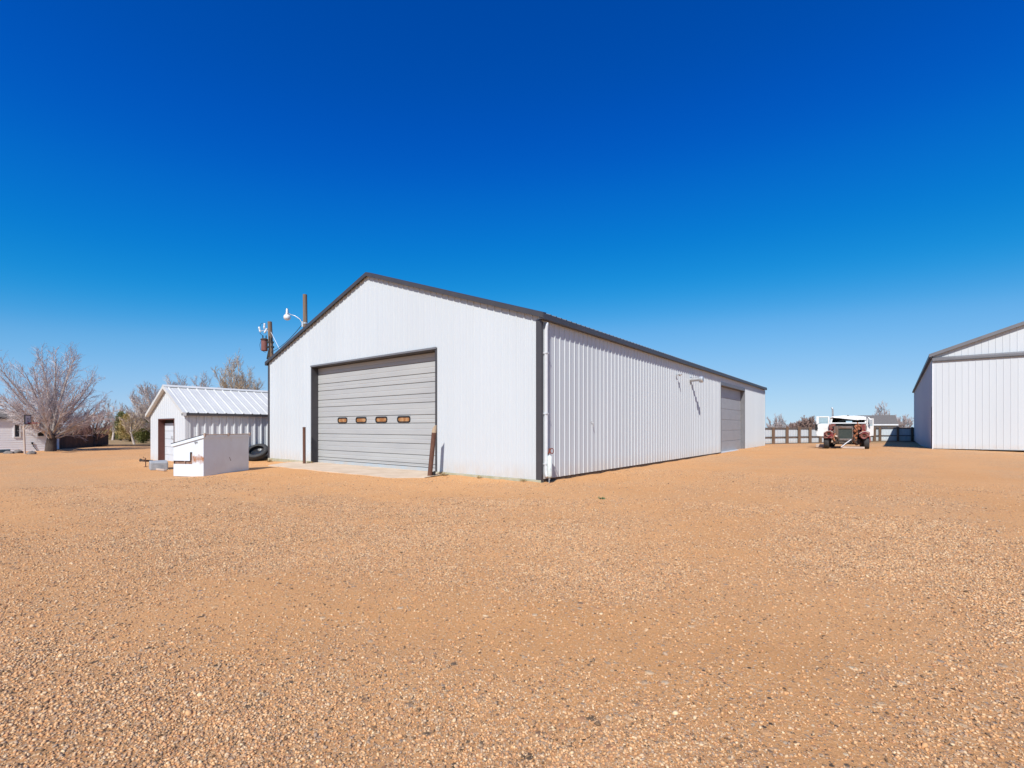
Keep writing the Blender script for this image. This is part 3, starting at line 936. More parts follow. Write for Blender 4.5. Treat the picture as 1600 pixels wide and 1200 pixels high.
for s in (-1, 1):
    def P(x, o, z, s=s): return (W3 / 2 + s * z, x, rl2(W3 / 2) + 0.05 + o - P2 * z)
    ribbed(mb, P, -0.22, L3 + 0.1, lambda x: 0.0, lambda x: W3 / 2 + 0.16, spacing=0.29, minor=False)
mb.build('roof', M['roof_dark'], barn)
mb = MB()
for s in (-1, 1):
    yy = -0.24
    a = Vector((W3 / 2, yy, rl2(W3 / 2) - 0.03)); b_ = Vector((W3 / 2 + s * (W3 / 2 + 0.18), yy, rl2(W3 / 2) - 0.03 - P2 * (W3 / 2 + 0.18)))
    vs = []
    for p in (a, b_):
        vs += [p + Vector((0, -0.02, -0.09)), p + Vector((0, 0.2, -0.09)), p + Vector((0, 0.2, 0.10)), p + Vector((0, -0.02, 0.12))]
    mb.add(vs, [(0, 1, 2, 3), (7, 6, 5, 4), (0, 4, 5, 1), (1, 5, 6, 2), (2, 6, 7, 3), (3, 7, 4, 0)])
pieces(mb, 'rake_trim', M['trim_mid'], barn)
mb = MB()
zt = E2 - P2 * 0.16 + 0.02
mb.box(-0.19, -0.027, -0.2, L3, zt - 0.2, zt)
mb.build('gutter', M['trim'], barn, bevel=0.006)
mb = MB()
mb.box(-0.012, 0.02, 0.06, 0.9, -0.3, E2 - 0.22)
mb.build('corner_panel', M['trim_mid'], barn)
mb = MB(); mb.box(-0.04, -0.012, 0.40, 0.44, -0.3, 2.7); mb.build('shadow_slit', M['black'], barn)  # black strip painted in for the shadowed slit at the corner
# sliding doors hang proud of the wall under a sloped track cover
mb = MB()
ribbed(mb, lambda x, o, z: (x, -0.20 - o, z), 0.03, W3 - 0.03, lambda x: 0.03, lambda x: TB - 0.02, spacing=0.30, minor=False, h=0.016, w=0.018)
mb.quad((0.03, -0.20, 0.03), (0.03, -0.06, 0.03), (0.03, -0.06, TB - 0.02), (0.03, -0.2, TB - 0.02))
mb.quad((0.03, -0.20, 0.03), (W3 - 0.03, -0.20, 0.03), (W3 - 0.03, -0.06, 0.03), (0.03, -0.06, 0.03))
sld = mb.build('sliding_door', M['white_big'], barn)
mb = MB(); mb.box(2.2, W3 - 0.05, -0.226, -0.20, 0.02, 0.07); mb.build('door_bottom_rail', M['galv'], sld)
mb = MB()
mb.prism([(-0.02, TB - 0.16), (W3, TB - 0.16), (W3, TB - 0.10), (-0.02, TB - 0.10)], -0.30, -0.225)
vs = [(-0.02, -0.30, TB - 0.16), (W3, -0.30, TB - 0.16), (W3, -0.30, TB + 0.02), (-0.02, -0.30, TB + 0.02), (-0.02, -0.05, TB + 0.14), (W3, -0.05, TB + 0.14), (-0.02, -0.28, TB - 0.16), (W3, -0.28, TB - 0.16)]
mb.add(vs, [(0, 1, 2, 3), (3, 2, 5, 4)])
mb.add([(-0.02, -0.30, TB - 0.16), (-0.02, -0.30, TB + 0.02), (-0.02, -0.05, TB + 0.14), (-0.02, -0.05, TB - 0.16)], [(0, 1, 2, 3)])
mb.build('track_cover', M['trim_mid'], barn)
mb = MB(); mb.box(-0.02, 0.03, -0.20, 0.06, -0.3, TB - 0.17); mb.build('corner_trim', M['frame_white'], barn)

# ------------------------------------------------------------------ small white shed
sdist = 21.9; sx0 = gx(290, sdist)
SG = -0.06
shed = thing('metal_shed', 'small white ribbed metal shed with a steep bright roof left of the big building', 'shed', (sx0, sdist, SG), ANG)
WS, LS, ES, PS = 4.95, 8.6, 2.40, 3.66
def rl3(x): return ES + (PS - ES) * (1 - abs(x + WS / 2) / (WS / 2))
def shed_x(px):
    r = (px - 800) / F
    return -((sx0 - r * sdist) / (0.789 + r * 0.614))
sd0, sd1 = shed_x(248.3), shed_x(272.5)
SDT = 2.08
mb = MB()
ribbed(mb, lambda x, o, z: (x, -o, z), -WS, 0, lambda x: -0.1, lambda x: rl3(x) - 0.02, spacing=0.30, h=0.012, holes=[(sd0, sd1, SDT)], extra=[-WS / 2], minor=False, w=0.03)
mb.build('gable_wall', M['white_shed'], shed)
mb = MB()
ribbed(mb, lambda x, o, z: (o, x, z), 0, LS, lambda x: -0.1, lambda x: ES - 0.02, spacing=0.32, h=0.055, w=0.055, minor=True)
ribbed(mb, lambda x, o, z: (-WS - o, x, z), 0, LS, lambda x: -0.1, lambda x: ES - 0.02, spacing=0.32, h=0.03, minor=False)
ribbed(mb, lambda x, o, z: (x, LS + o, z), -WS, 0, lambda x: -0.1, lambda x: rl3(x) - 0.02, spacing=0.30, minor=False, extra=[-WS / 2])
mb.build('side_wall', M['white_shed'], shed)
mb = MB()
sp_ = (PS - ES) / (WS / 2)
for s in (-1, 1):
    def P(x, o, z, s=s): return (-WS / 2 + s * z, x, PS + 0.03 + o - sp_ * z)
    ribbed(mb, P, -0.16, LS + 0.1, lambda x: 0.0, lambda x: WS / 2 + 0.20, spacing=0.40, minor=True, h=0.032, w=0.045)
mb.build('roof', M['roof_white'], shed)
mb = MB()
for s in (-1, 1):
    a = Vector((-WS / 2, -0.17, PS - 0.02)); b_ = Vector((-WS / 2 + s * (WS / 2 + 0.20), -0.17, PS - 0.02 - sp_ * (WS / 2 + 0.20)))
    vs = []
    for p in (a, b_):
        vs += [p + Vector((0, -0.01, -0.08)), p + Vector((0, 0.14, -0.08)), p + Vector((0, 0.14, 0.065)), p + Vector((0, -0.01, 0.075))]
    mb.add(vs, [(0, 1, 2, 3), (7, 6, 5, 4), (0, 4, 5, 1), (1, 5, 6, 2), (2, 6, 7, 3), (3, 7, 4, 0)])
pieces(mb, 'rake_trim', M['roof_white'], shed)
mb = MB()
mb.prism([(-WS / 2 - 0.16, PS - 0.02), (-WS / 2, PS + 0.075), (-WS / 2 + 0.16, PS - 0.02), (-WS / 2 + 0.16, PS + 0.005), (-WS / 2, PS + 0.10), (-WS / 2 - 0.16, PS + 0.005)], -0.18, LS + 0.1)
mb.build('ridge_cap', M['roof_white'], shed)
mb = MB()
mb.box(0.046, 0.19, -0.18, LS, ES - 0.19, ES - 0.085)
mb.build('eave_shadow_trim', M['trim'], shed)  # charcoal trim doubles as the shadow band under the eave
mb = MB(); mb.box(-0.16, 0.048, -0.03, 0.012, -0.1, ES - 0.03); mb.box(0.0, 0.048, 0.012, 0.11, -0.1, ES - 0.2); pieces(mb, 'corner_trim', M['white_shed'], shed)
mb = MB()
mb.box(sd0 - 0.03, sd0 + 0.02, -0.03, 0.30, -0.1, SDT + 0.02); mb.box(sd1 - 0.02, sd1 + 0.01, -0.03, 0.30, -0.1, SDT + 0.02); mb.box(sd0 + 0.02, sd1 - 0.02, -0.03, 0.30, SDT - 0.04, SDT + 0.02)
mb.build('door_frame', M['brown_jamb'], shed)
mb = MB()
for k in range(5):
    za, zb = -0.1 + (SDT - 0.2 + 0.1) * k / 5 + 0.006, -0.1 + (SDT - 0.2 + 0.1) * (k + 1) / 5 - 0.006
    mb.box(sd0 + 0.02, sd1 - 0.02, 0.25, 0.29, za, zb)
dd = mb.build('door', M['shed_door'], shed, bevel=0.005)
mb = MB(); mb.box(sd0 + 0.02, sd1 - 0.02, 0.27, 0.30, SDT - 0.2, SDT - 0.04); mb.build('door_header', M['dark_int'], shed)
mb = MB(); mx_ = (sd0 + sd1) / 2; mb.box(mx_ - 0.04, mx_ + 0.04, 0.21, 0.25, 1.08, 1.24); mb.build('handle', M['galv'], dd)

# ------------------------------------------------------------------ dumpster
AX, AY = gx(318, 16.2), 16.2
dg = -0.07
dmp = thing('dumpster', 'white slant-top steel dumpster with a rust stain, in front of the small shed', 'dumpster', (AX, AY, dg), math.atan2(-0.22, 0.975))
DL, DD = 2.02, 1.24
H1, H2 = 1.36, 1.06
def topz(x): return H1 + (H2 - H1) * (-x) / DD
mb = MB()
# near end plate laid out in cells so the two fork slots are real openings
xs = [0, -0.46, -0.555, -DD]
zs_ = [0.0, 0.42, 0.53, 0.83, None]
def zz(i, x): return zs_[i] if zs_[i] is not None else topz(x)
for i in range(len(xs) - 1):
    for j in range(4):
        if (j == 1 and i >= 1) or (j == 2 and i == 1): continue
        xa, xb = xs[i], xs[i + 1]
        ins = 0.0
        mb.quad((xa, ins, zz(j, xa)), (xb, ins, zz(j, xb)), (xb, ins, zz(j + 1, xb)), (xa, ins, zz(j + 1, xa)))
# long faces, far end, floor
mb.quad((0, 0, 0), (0, DL, 0.0), (0, DL, H1), (0, 0, H1))
mb.quad((-DD, 0, 0.53), (-DD, DL, 0.53), (-DD, DL, H2), (-DD, 0, H2))
mb.quad((-DD + 0.06, 0, 0), (-DD + 0.06, DL, 0), (-DD + 0.06, DL, 0.42), (-DD + 0.06, 0, 0.42))
mb.quad((-DD, 0.0, 0.42), (-DD, DL, 0.42), (-DD + 0.06, DL, 0.42), (-DD + 0.06, 0, 0.42))
mb.quad((-DD, DL, 0), (0, DL, 0), (0, DL, H1), (-DD, DL, H2))
mb.quad((-DD, 0, 0), (0, 0, 0), (0, DL, 0), (-DD, DL, 0))
body = mb.build('body', M['dumpster'], dmp, recalc=False)
mb = MB(); mb.box(-0.62, -0.40, 0.055, 0.11, 0.40, 0.90); mb.box(-DD + 0.004, -DD + 0.012, 0.004, 0.5, 0.415, 0.535)
# inner plates of the pocket
mb.quad((-0.455, 0.045, 0.40), (-DD, 0.045, 0.40), (-DD, 0.045, 0.55), (-0.455, 0.045, 0.55))
mb.quad((-0.455, 0.0, 0.42), (-DD, 0.0, 0.42), (-DD, 0.24, 0.42), (-0.455, 0.24, 0.42))
mb.box(-0.80, -0.76, 0.004, 0.044, 0.42, 0.53)
mb.build('fork_pocket', M['pocket'], body, recalc=False)
mb = MB()
# rolled rim round the top
def rim_bar(a, b): mb.bar(a, b, 0.05, 0.10)
up = 0.0
rim_bar((0.012, -0.025, H1 - 0.0), (0.012, DL + 0.02, H1 - 0.0))
rim_bar((0.035, -0.012, H1 + 0.008), (-DD - 0.06, -0.012, H2 - 0.012))
rim_bar((0.03, DL + 0.012, H1 + 0.008), (-DD - 0.06, DL + 0.012, H2 - 0.012))
rim_bar((-DD - 0.02, 0.0, H2 - 0.01), (-DD - 0.02, DL, H2 - 0.01))
mb.build('rim', M['dumpster'], dmp, bevel=0.006)
mb = MB()
for y0, y1 in ((-0.03, DL / 2 - 0.01), (DL / 2 + 0.01, DL + 0.03)):
    vs = []
    for y in (y0, y1):
        vs += [(0.03, y, H1 + 0.055), (-DD - 0.08, y, H2 + 0.035), (-DD - 0.08, y, H2 + 0.065), (0.03, y, H1 + 0.085)]
    mb.add(vs, [(0, 1, 2, 3), (7, 6, 5, 4), (0, 4, 5, 1), (1, 5, 6, 2), (2, 6, 7, 3), (3, 7, 4, 0)])
lid = mb.build('lid', M['black'], dmp, bevel=0.008)
mb = MB()
mb.tube([(0.05, -0.02, H1 + 0.07), (0.05, DL + 0.02, H1 + 0.07)], 0.012, 8)
for y in (0.0, DL / 2, DL): mb.box(0.03, 0.07, y - 0.03, y + 0.03, H1 + 0.0, H1 + 0.12)
mb.build('hinge', M['plank'], lid)
mb = MB(); mb.box(-0.36, -0.24, -0.03, 0.0, topz(-0.3) - 0.13, topz(-0.3) - 0.09); mb.box(-0.33, -0.31, -0.035, 0.0, topz(-0.3) - 0.17, topz(-0.3) - 0.09); mb.build('latch', M['galv'], dmp)
mb = MB()
for y in (0.35, DL - 0.35): mb.box(-DD + 0.15, -0.06, y - 0.06, y + 0.06, -0.09, -0.003)
pieces(mb, 'skid', M['tie'], dmp)
mb = MB(); mb.bar((0.003, 1.10, 0.60), (0.003, 1.16, 0.47), 0.008, 0.012); mb.build('scrape', M['tie'], body)

# ------------------------------------------------------------------ tyres beside the shed
def tyre_profile(ro, ri, w):
    return [(ri, -w * 0.36), (ri + 0.03, -w * 0.46), (ri + (ro - ri) * 0.55, -w * 0.52), (ro - 0.04, -w * 0.47), (ro - 0.008, -w * 0.38), (ro, -w * 0.2),
            (ro, w * 0.2), (ro - 0.008, w * 0.38), (ro - 0.04, w * 0.47), (ro - (ro - ri) * 0.45, w * 0.52), (ri + 0.03, w * 0.46), (ri, w * 0.36),
            (ri + 0.02, w * 0.33), (ro - 0.05, w * 0.36), (ro - 0.03, 0), (ro - 0.05, -w * 0.36), (ri + 0.02, -w * 0.33)]
def tyre(label, loc, rot, ro=0.52, ri=0.29, w=0.27):
    t = thing('tyre', label, 'tyre', loc, 0, 'old tyres beside the shed')
    t.rotation_euler = rot
    mb = MB(); mb.lathe(tyre_profile(ro, ri, w), 40, closed=True)
    mb.build('carcass', M['rubber'], t, smooth_=True)
    mb = MB()
    for k in range(40):
        a = 2 * PI * k / 40
        m_ = Matrix.Rotation(a, 4, 'Z') @ Matrix.Translation((ro, 0, 0)) @ Matrix.Rotation(R(22), 4, 'X')
        mb.box(-0.006, 0.010, -0.022, 0.022, -w * 0.36, w * 0.36, m_)
    mb.build('tread', M['rubber'], t)
    return t
td = 24.0
tx = gx(402.5, td)
tyre('old black tyre lying flat on the ground under another, beside the shed', (tx - 0.12, td + 0.15, -0.06 + 0.14), (0, 0, 0))
tyre('old black tyre leaning tilted on top of another, showing its open middle', (tx + 0.04, td - 0.14, 0.40), (R(37), R(-8), R(12)), 0.52, 0.33, 0.24)

# grey block and trailer hitch by the shed
bx_, byy = gx(247, 19.6), 19.6
gz_ = ground_z(bx_, byy)
blk = MB()
pf = [(-0.42, 0.0), (0.50, 0.0), (0.50, 0.30), (0.44, 0.34), (-0.30, 0.36), (-0.40, 0.26)]
blk.prism(pf, -0.28, 0.30)
o = blk.build('concrete_block', M['block'], None, bevel=0.03)
o.location = (bx_, byy, gz_ - 0.02); o.rotation_euler = (0, 0, R(-50))
tag(o, 'weathered grey block on the gravel in front of the shed corner', 'block')
tl = MB(); tl.box(-0.35, 0.45, -0.05, 0.05, 0.0, 0.07)
o = tl.build('board', M['plank'], None, bevel=0.01); o.location = (gx(251, 19.0), 19.0, ground_z(gx(251, 19.0), 19.0) - 0.01); o.rotation_euler = (0, 0, R(-35))
tag(o, 'short pale board lying on gravel beside the grey block', 'board')
hxw, hyw = gx(227, 20.5), 20.5
hg = ground_z(hxw, hyw)
ht = thing('trailer_hitch', 'black trailer tongue with coupler and jack poking out beside the shed corner', 'trailer hitch', (hxw, hyw, hg), R(10))
ht.scale = (0.75, 0.7, 0.9)
mb = MB(); mb.bar((-0.1, 0, 0.30), (0.10, 0.55, 0.26), 0.09, 0.09); mb.bar((0.0, 0.0, 0.29), (0.16, 0.40, 0.26), 0.07, 0.07); mb.build('tongue', M['black'], ht, bevel=0.01)
mb = MB(); mb.bar((-0.24, 0, 0.32), (-0.02, 0, 0.31), 0.10, 0.10); mb.lathe([(0, 0.08), (0.05, 0.06), (0.07, 0), (0.06, -0.06), (0, -0.07)], 12, Matrix.Translation((-0.24, 0, 0.33))); mb.build('coupler', M['grime'], ht, bevel=0.01)
mb = MB(); mb.tube([(0.02, 0, 0.0), (0.02, 0, 0.42)], 0.025, 10); mb.lathe([(0, 0.02), (0.09, 0.02), (0.09, 0), (0, 0)], 12, Matrix.Translation((0.02, 0, 0.0))); mb.tube([(0.02, 0, 0.42), (-0.10, 0, 0.44), (-0.10, 0, 0.50)], 0.014, 7); mb.build('jack', M['rust_brown'], ht)

# ------------------------------------------------------------------ poles and wires
pd = 40.0; pxw = gx(421.5, pd)
up_ = thing('utility_pole', 'wooden utility pole with a red transformer and white insulators behind the roof', 'utility pole', (pxw, pd, -0.1), 0)
PT = 10.55
mb = MB(); mb.tube([(0.45, 0, -0.3), (0.0, 0, PT)], [0.23, 0.17], 14)
# pole leans a touch, as in the picture
mb.build('post', M['pole_wood'], up_, smooth_=False)
mb = MB()
mb.lathe([(0.0, -0.95), (0.22, -0.95), (0.25, -0.9), (0.25, -0.06), (0.30, -0.05), (0.30, 0.02), (0.2, 0.08), (0, 0.1)], 18, Matrix.Translation((-0.42, -0.05, 9.05)))
tr = mb.build('transformer', M['transformer'], up_, smooth_=False)
mb = MB(); mb.lathe([(0.0, 0.12), (0.2, 0.085), (0.305, 0.025), (0.305, -0.055), (0.27, -0.06)], 18, Matrix.Translation((-0.42, -0.05, 9.05))); mb.build('tank_lid', M['grime'], tr)
mb = MB()
for dx in (-0.55, -0.28): mb.lathe([(0.02, 0.0), (0.05, 0.02), (0.035, 0.06), (0.05, 0.1), (0.035, 0.14), (0.05, 0.18), (0.02, 0.3), (0, 0.3)], 10, Matrix.Translation((dx, -0.05, 9.12)))
pieces(mb, 'bushing', M['black'], tr)
mb = MB(); mb.box(-0.36, 0.35, -0.16, 0.05, 8.35, 8.5); mb.box(-0.36, 0.32, -0.16, 0.05, 8.75, 8.9); mb.bar((-0.15, -0.1, 7.4), (0.2, -0.1, 9.2), 0.12, 0.10); mb.build('mounting_bracket', M['black'], up_)
mb = MB(); mb.bar((0.12, -0.16, 7.0), (0.06, -0.15, 9.3), 0.12, 0.06); mb.build('conduit', M['black'], up_)
def insul(x, z, t):
    m_ = Matrix.Translation((x, -0.1, z)) @ Matrix.Rotation(R(t), 4, 'Y')
    q = MB(); q.lathe([(0.0, 0.25), (0.07, 0.24), (0.09, 0.18), (0.06, 0.16), (0.09, 0.10), (0.06, 0.08), (0.09, 0.02), (0.06, 0.0), (0.09, -0.08), (0.05, -0.2), (0, -0.22)], 12, m_)
    q.build('insulator', M['ceramic'], up_, smooth_=False)
insul(-0.40, 10.15, 5); insul(-0.78, 9.85, -15); insul(-0.30, 9.75, 30)
mb = MB(); mb.bar((-0.05, -0.1, 9.75), (-0.46, -0.1, 9.82), 0.06); mb.bar((-0.46, -0.1, 9.82), (-0.78, -0.1, 9.7), 0.05)
mb.build('cutout_arm', M['galv'], up_)
mb = MB()
mb.tube([(-0.78, -0.1, 9.62), (-0.7, -0.1, 9.5), (-0.55, -0.06, 9.35)], 0.018, 6)
mb.tube([(-0.40, -0.1, 10.40), (-0.65, -0.1, 10.40), (-0.80, -0.1, 10.08)], 0.015, 6)
mb.tube([(-0.72, -0.06, 8.9), (-0.80, -0.06, 8.6), (-0.74, -0.06, 8.2), (-0.3, -0.08, 7.95)], 0.015, 6)
pieces(mb, 'jumper_wire', M['black'], up_)

ld = 32.0; lxw = gx(476.5, ld)
lp = thing('light_pole', 'wooden pole with a white bell lamp on a curved arm behind the roof', 'light pole', (lxw, ld, 0), 0)
LT = 10.5
mb = MB(); mb.tube([(0.12, 0, -0.3), (0.0, 0, LT)], [0.17, 0.135], 14); mb.build('post', M['pole_wood'], lp)
mb = MB()
zb = 8.62
mb.tube([(-0.1, -0.12, zb - 0.25), (-0.17, -0.12, zb), (-0.3, -0.12, zb + 0.22), (-0.6, -0.14, zb + 0.42), (-1.02, -0.16, zb + 0.55)], 0.028, 9)
arm = mb.build('lamp_arm', M['galv'], lp, smooth_=True)
mb = MB(); mb.lathe([(0.145, -0.05), (0.165, -0.05), (0.165, 0.05), (0.145, 0.05)], 14, Matrix.Translation((0.02, 0, zb - 0.05))); mb.box(-0.16, -0.05, -0.16, -0.05, zb - 0.3, zb + 0.05); mb.build('clamp', M['galv'], lp)
mb = MB()
m_ = Matrix.Translation((-1.12, -0.16, zb + 0.52))
mb.lathe([(0, 0.40), (0.05, 0.39), (0.08, 0.33), (0.09, 0.12), (0.13, 0.02), (0.13, -0.04), (0, -0.04)], 16, m_)
mb.build('lamp_head', M['galv'], lp, smooth_=True)
mb = MB(); mb.lathe([(0.12, -0.03), (0.19, -0.07), (0.225, -0.17), (0.21, -0.28), (0.15, -0.36), (0.05, -0.4), (0, -0.4)], 18, m_)
mb.build('lamp_globe', M['lamp_shade'], lp, smooth_=True)
# cable between the poles and a pale guy wire
def sag(a, b, s, n=12):
    a = Vector(a); b = Vector(b)
    return [a.lerp(b, t) - Vector((0, 0, s * 4 * t * (1 - t))) for t in np.linspace(0, 1, n)]
mb = MB(); mb.tube(sag((lxw - 0.12, ld - 0.1, 8.5), (pxw + 0.2, pd - 0.15, 7.9), 0.25), 0.022, 6)
o = mb.build('cable', M['cable'], None); tag(o, 'dark sagging cable strung between the lamp pole and the transformer pole', 'cable')
mb = MB(); mb.tube([(pxw + 0.13, pd - 0.1, 9.6), (gx(452, 38), 38, 6.3), (gx(490, 36), 36, 1.5)], 0.018, 6)
o = mb.build('guy_wire', M['ceramic'], None); tag(o, 'thin pale guy wire slanting down from the transformer pole', 'wire')

# ------------------------------------------------------------------ bare trees
def rotate_dir(d, ang, az):
    s = d.orthogonal().normalized()
    s = Matrix.Rotation(az, 3, d) @ s
    return (d * math.cos(ang) + s * math.sin(ang)).normalized()

def bare_tree(name, label, x, y, H, a, rtrunk, seed, bark, twig, trunk_h=0.15, limbs=12, spread=(8, 75), subs=9, twigs=6, fine=4, lean=(0, 0), group=None, twig_r=0.009, up=0.10, z=None, shade_bark=None):
    rnd = random.Random(seed)
    g = ground_z(x, y) if z is None else z
    t = thing(name, label, 'tree', (x, y, g), 0, group)
    tk, lm, cr = MB(), MB(), MB()
    def grow(mb, p, d, Ln, r0, r1, seg, wob, upf, n):
        pts = [p.copy()]; rr = [r0]
        for i in range(seg):
            d = (d + Vector((rnd.gauss(0, wob), rnd.gauss(0, wob), rnd.gauss(0, wob) + upf))).normalized()
            p = p + d * (Ln / seg)
            pts.append(p.copy()); rr.append(r0 + (r1 - r0) * (i + 1) / seg)
        mb.tube(pts, rr, n, caps=False)
        return pts
    def at(pts, t_):
        f = t_ * (len(pts) - 1); i = min(int(f), len(pts) - 2)
        return pts[i].lerp(pts[i + 1], f - i), (pts[i + 1] - pts[i]).normalized()
    th = trunk_h * H
    tp = grow(tk, Vector((0, 0, -0.2)), Vector((lean[0], lean[1], 1)).normalized(), th + 0.2, rtrunk * 1.15, rtrunk * 0.85, 4, 0.03, 0.0, 10)
    for i in range(limbs):
        fr = (i + 0.5) / limbs
        th_ = R(spread[0] + (spread[1] - spread[0]) * fr ** 0.9 + rnd.gauss(0, 3))
        az = i * 2.39996 + rnd.gauss(0, 0.25)
        if shade_bark is not None: th_ = min(th_, R(rnd.uniform(46, 60) if math.cos(az) < 0.3 else rnd.uniform(58, 72)))
        d = Vector((math.sin(th_) * math.cos(az), math.sin(th_) * math.sin(az), math.cos(th_)))
        b_ = H - th
        Ln = 1.0 / math.sqrt((math.sin(th_) / a) ** 2 + (math.cos(th_) / b_) ** 2) * rnd.uniform(0.86, 1.08)
        p0, _ = at(tp, 1.0 - 0.45 * fr * rnd.random())
        lb = grow(lm, p0, d, Ln * 0.9, rtrunk * (0.40 - 0.22 * fr), 0.016, 7, 0.035, up * (0.4 + math.sin(th_)), 6)
        for j in range(subs):
            tt = 0.16 + 0.84 * (j + rnd.random()) / subs
            p1, d1 = at(lb, tt)
            dd_ = rotate_dir(d1, R(rnd.uniform(14, 36)), rnd.uniform(0, 2 * PI))
            L1 = Ln * rnd.uniform(0.18, 0.36) * (1.15 - 0.55 * tt)
            sb = grow(cr, p1, dd_, L1, max(0.011, rtrunk * 0.08 * (1.2 - tt)), 0.009, 4, 0.05, up, 4)
            for k in range(twigs):
                p2, d2 = at(sb, 0.15 + 0.85 * (k + rnd.random()) / twigs)
                L2 = L1 * rnd.uniform(0.28, 0.55)
                sc_ = grow(cr, p2, rotate_dir(d2, R(rnd.uniform(18, 50)), rnd.uniform(0, 2 * PI)), L2, twig_r * 1.1, twig_r * 0.7, 3, 0.06, up, 3)
                for q in range(fine):
                    p3, d3 = at(sc_, 0.2 + 0.8 * (q + rnd.random()) / fine)
                    grow(cr, p3, rotate_dir(d3, R(rnd.uniform(18, 55)), rnd.uniform(0, 2 * PI)), L2 * rnd.uniform(0.3, 0.7), twig_r * 0.75, twig_r * 0.45, 2, 0.1, up, 3)
    tk.build('trunk', bark if shade_bark is None else shade_bark, t, smooth_=True, recalc=False)  # large tree's trunk is coloured darker to imitate its own shade
    lm.build('branches', bark, t, smooth_=True, recalc=False)
    cr.build('crown', twig, t, recalc=False)
    return t

TD = 33.0
bare_tree('bare_tree', 'large bare tree with many pale limbs fanning from a trunk coloured shade-dark beside the white house', gx(79, TD), TD, 7.9, 3.6, 0.28, 3, M['bark_pale'], M['twig_pale'], 0.15, 32, (4, 82), 13, 7, 4, up=0.03, twig_r=0.0085, shade_bark=M['bark_dark_and_shade'])
bare_tree('bare_tree', 'low reddish bare tree with a round crown behind the brown wooden fence', gx(147, 41), 41, 3.4, 2.1, 0.13, 5, M['bark_dark_and_shade'], M['twig_red'], 0.2, 16, (10, 85), 9, 6, 3, twig_r=0.012)
bare_tree('bare_tree', 'short reddish bare shrub tree between the big bare tree and the wooden fence', gx(117, 40), 40, 2.8, 2.3, 0.11, 6, M['bark_dark_and_shade'], M['twig_red'], 0.12, 16, (10, 85), 9, 6, 3, twig_r=0.012)
bare_tree('bare_tree', 'slender grey bare tree far behind the end of the wooden fence', gx(176, 62), 62, 5.8, 2.6, 0.12, 8, M['twig_grey'], M['twig_grey'], 0.2, 14, (6, 68), 9, 6, 3, twig_r=0.013)
bare_tree('bare_tree', 'small bare tree with a white leaning trunk left of the shed', gx(211, 46), 46, 3.0, 1.8, 0.085, 9, M['bark_white'], M['twig_tan'], 0.42, 12, (10, 80), 8, 6, 4, lean=(-0.35, 0), twig_r=0.012)
bare_tree('bare_tree', 'wide grey bare tree rising behind the left slope of the shed roof', gx(250, 50), 50, 7.0, 4.2, 0.17, 12, M['twig_grey'], M['twig_grey'], 0.22, 24, (8, 84), 13, 8, 4, twig_r=0.012)
bare_tree('bare_tree', 'grey bare tree rising behind the ridge of the shed', gx(303, 54), 54, 7.7, 3.6, 0.15, 14, M['twig_grey'], M['twig_grey'], 0.25, 22, (8, 75), 13, 8, 4, twig_r=0.012)
bare_tree('bare_tree', 'tan bare tree with a thick round crown between the shed roof and the big building', gx(376, 52), 52, 8.9, 3.8, 0.22, 17, M['twig_tan'], M['twig_tan'], 0.28, 28, (6, 84), 14, 8, 4, twig_r=0.013)
# beyond the yard on the right
bare_tree('bare_tree', 'small grey bare tree above the white fence beside the big building', gx(1209, 78), 78, 3.6, 1.8, 0.10, 21, M['bark_dark_and_shade'], M['twig_far'], 0.2, 13, (6, 65), 10, 6, 3, twig_r=0.018)
bare_tree('bare_tree', 'thin upright bare tree above the white fence next to the brown bush', gx(1220, 80), 80, 3.9, 1.3, 0.09, 22, M['bark_dark_and_shade'], M['twig_far'], 0.2, 11, (4, 45), 9, 6, 3, twig_r=0.018)
bare_tree('bare_tree', 'tall pale bare tree behind the grey roofed house', gx(1377, 95), 95, 6.4, 2.5, 0.15, 24, M['twig_far'], M['twig_far'], 0.2, 16, (4, 60), 10, 7, 4, twig_r=0.02)
bare_tree('bare_tree', 'low pale bare tree beside the tall barn wall above the fence', gx(1411, 88), 88, 4.0, 3.0, 0.13, 25, M['twig_far'], M['twig_far'], 0.15, 18, (6, 82), 11, 7, 4, twig_r=0.02)
bare_tree('bare_bush', 'dense round brown bare bush above the white fence left of the truck', gx(1261, 76), 76, 3.3, 2.6, 0.13, 27, M['bark_dark_and_shade'], M['twig_brown'], 0.1, 32, (4, 88), 14, 9, 5, twig_r=0.024)
bare_tree('bare_bush', 'low brown bare bush between the small bare trees and the round bush', gx(1240, 84), 84, 2.5, 2.6, 0.10, 28, M['bark_dark_and_shade'], M['twig_brown'], 0.1, 20, (4, 85), 12, 8, 5, twig_r=0.024)

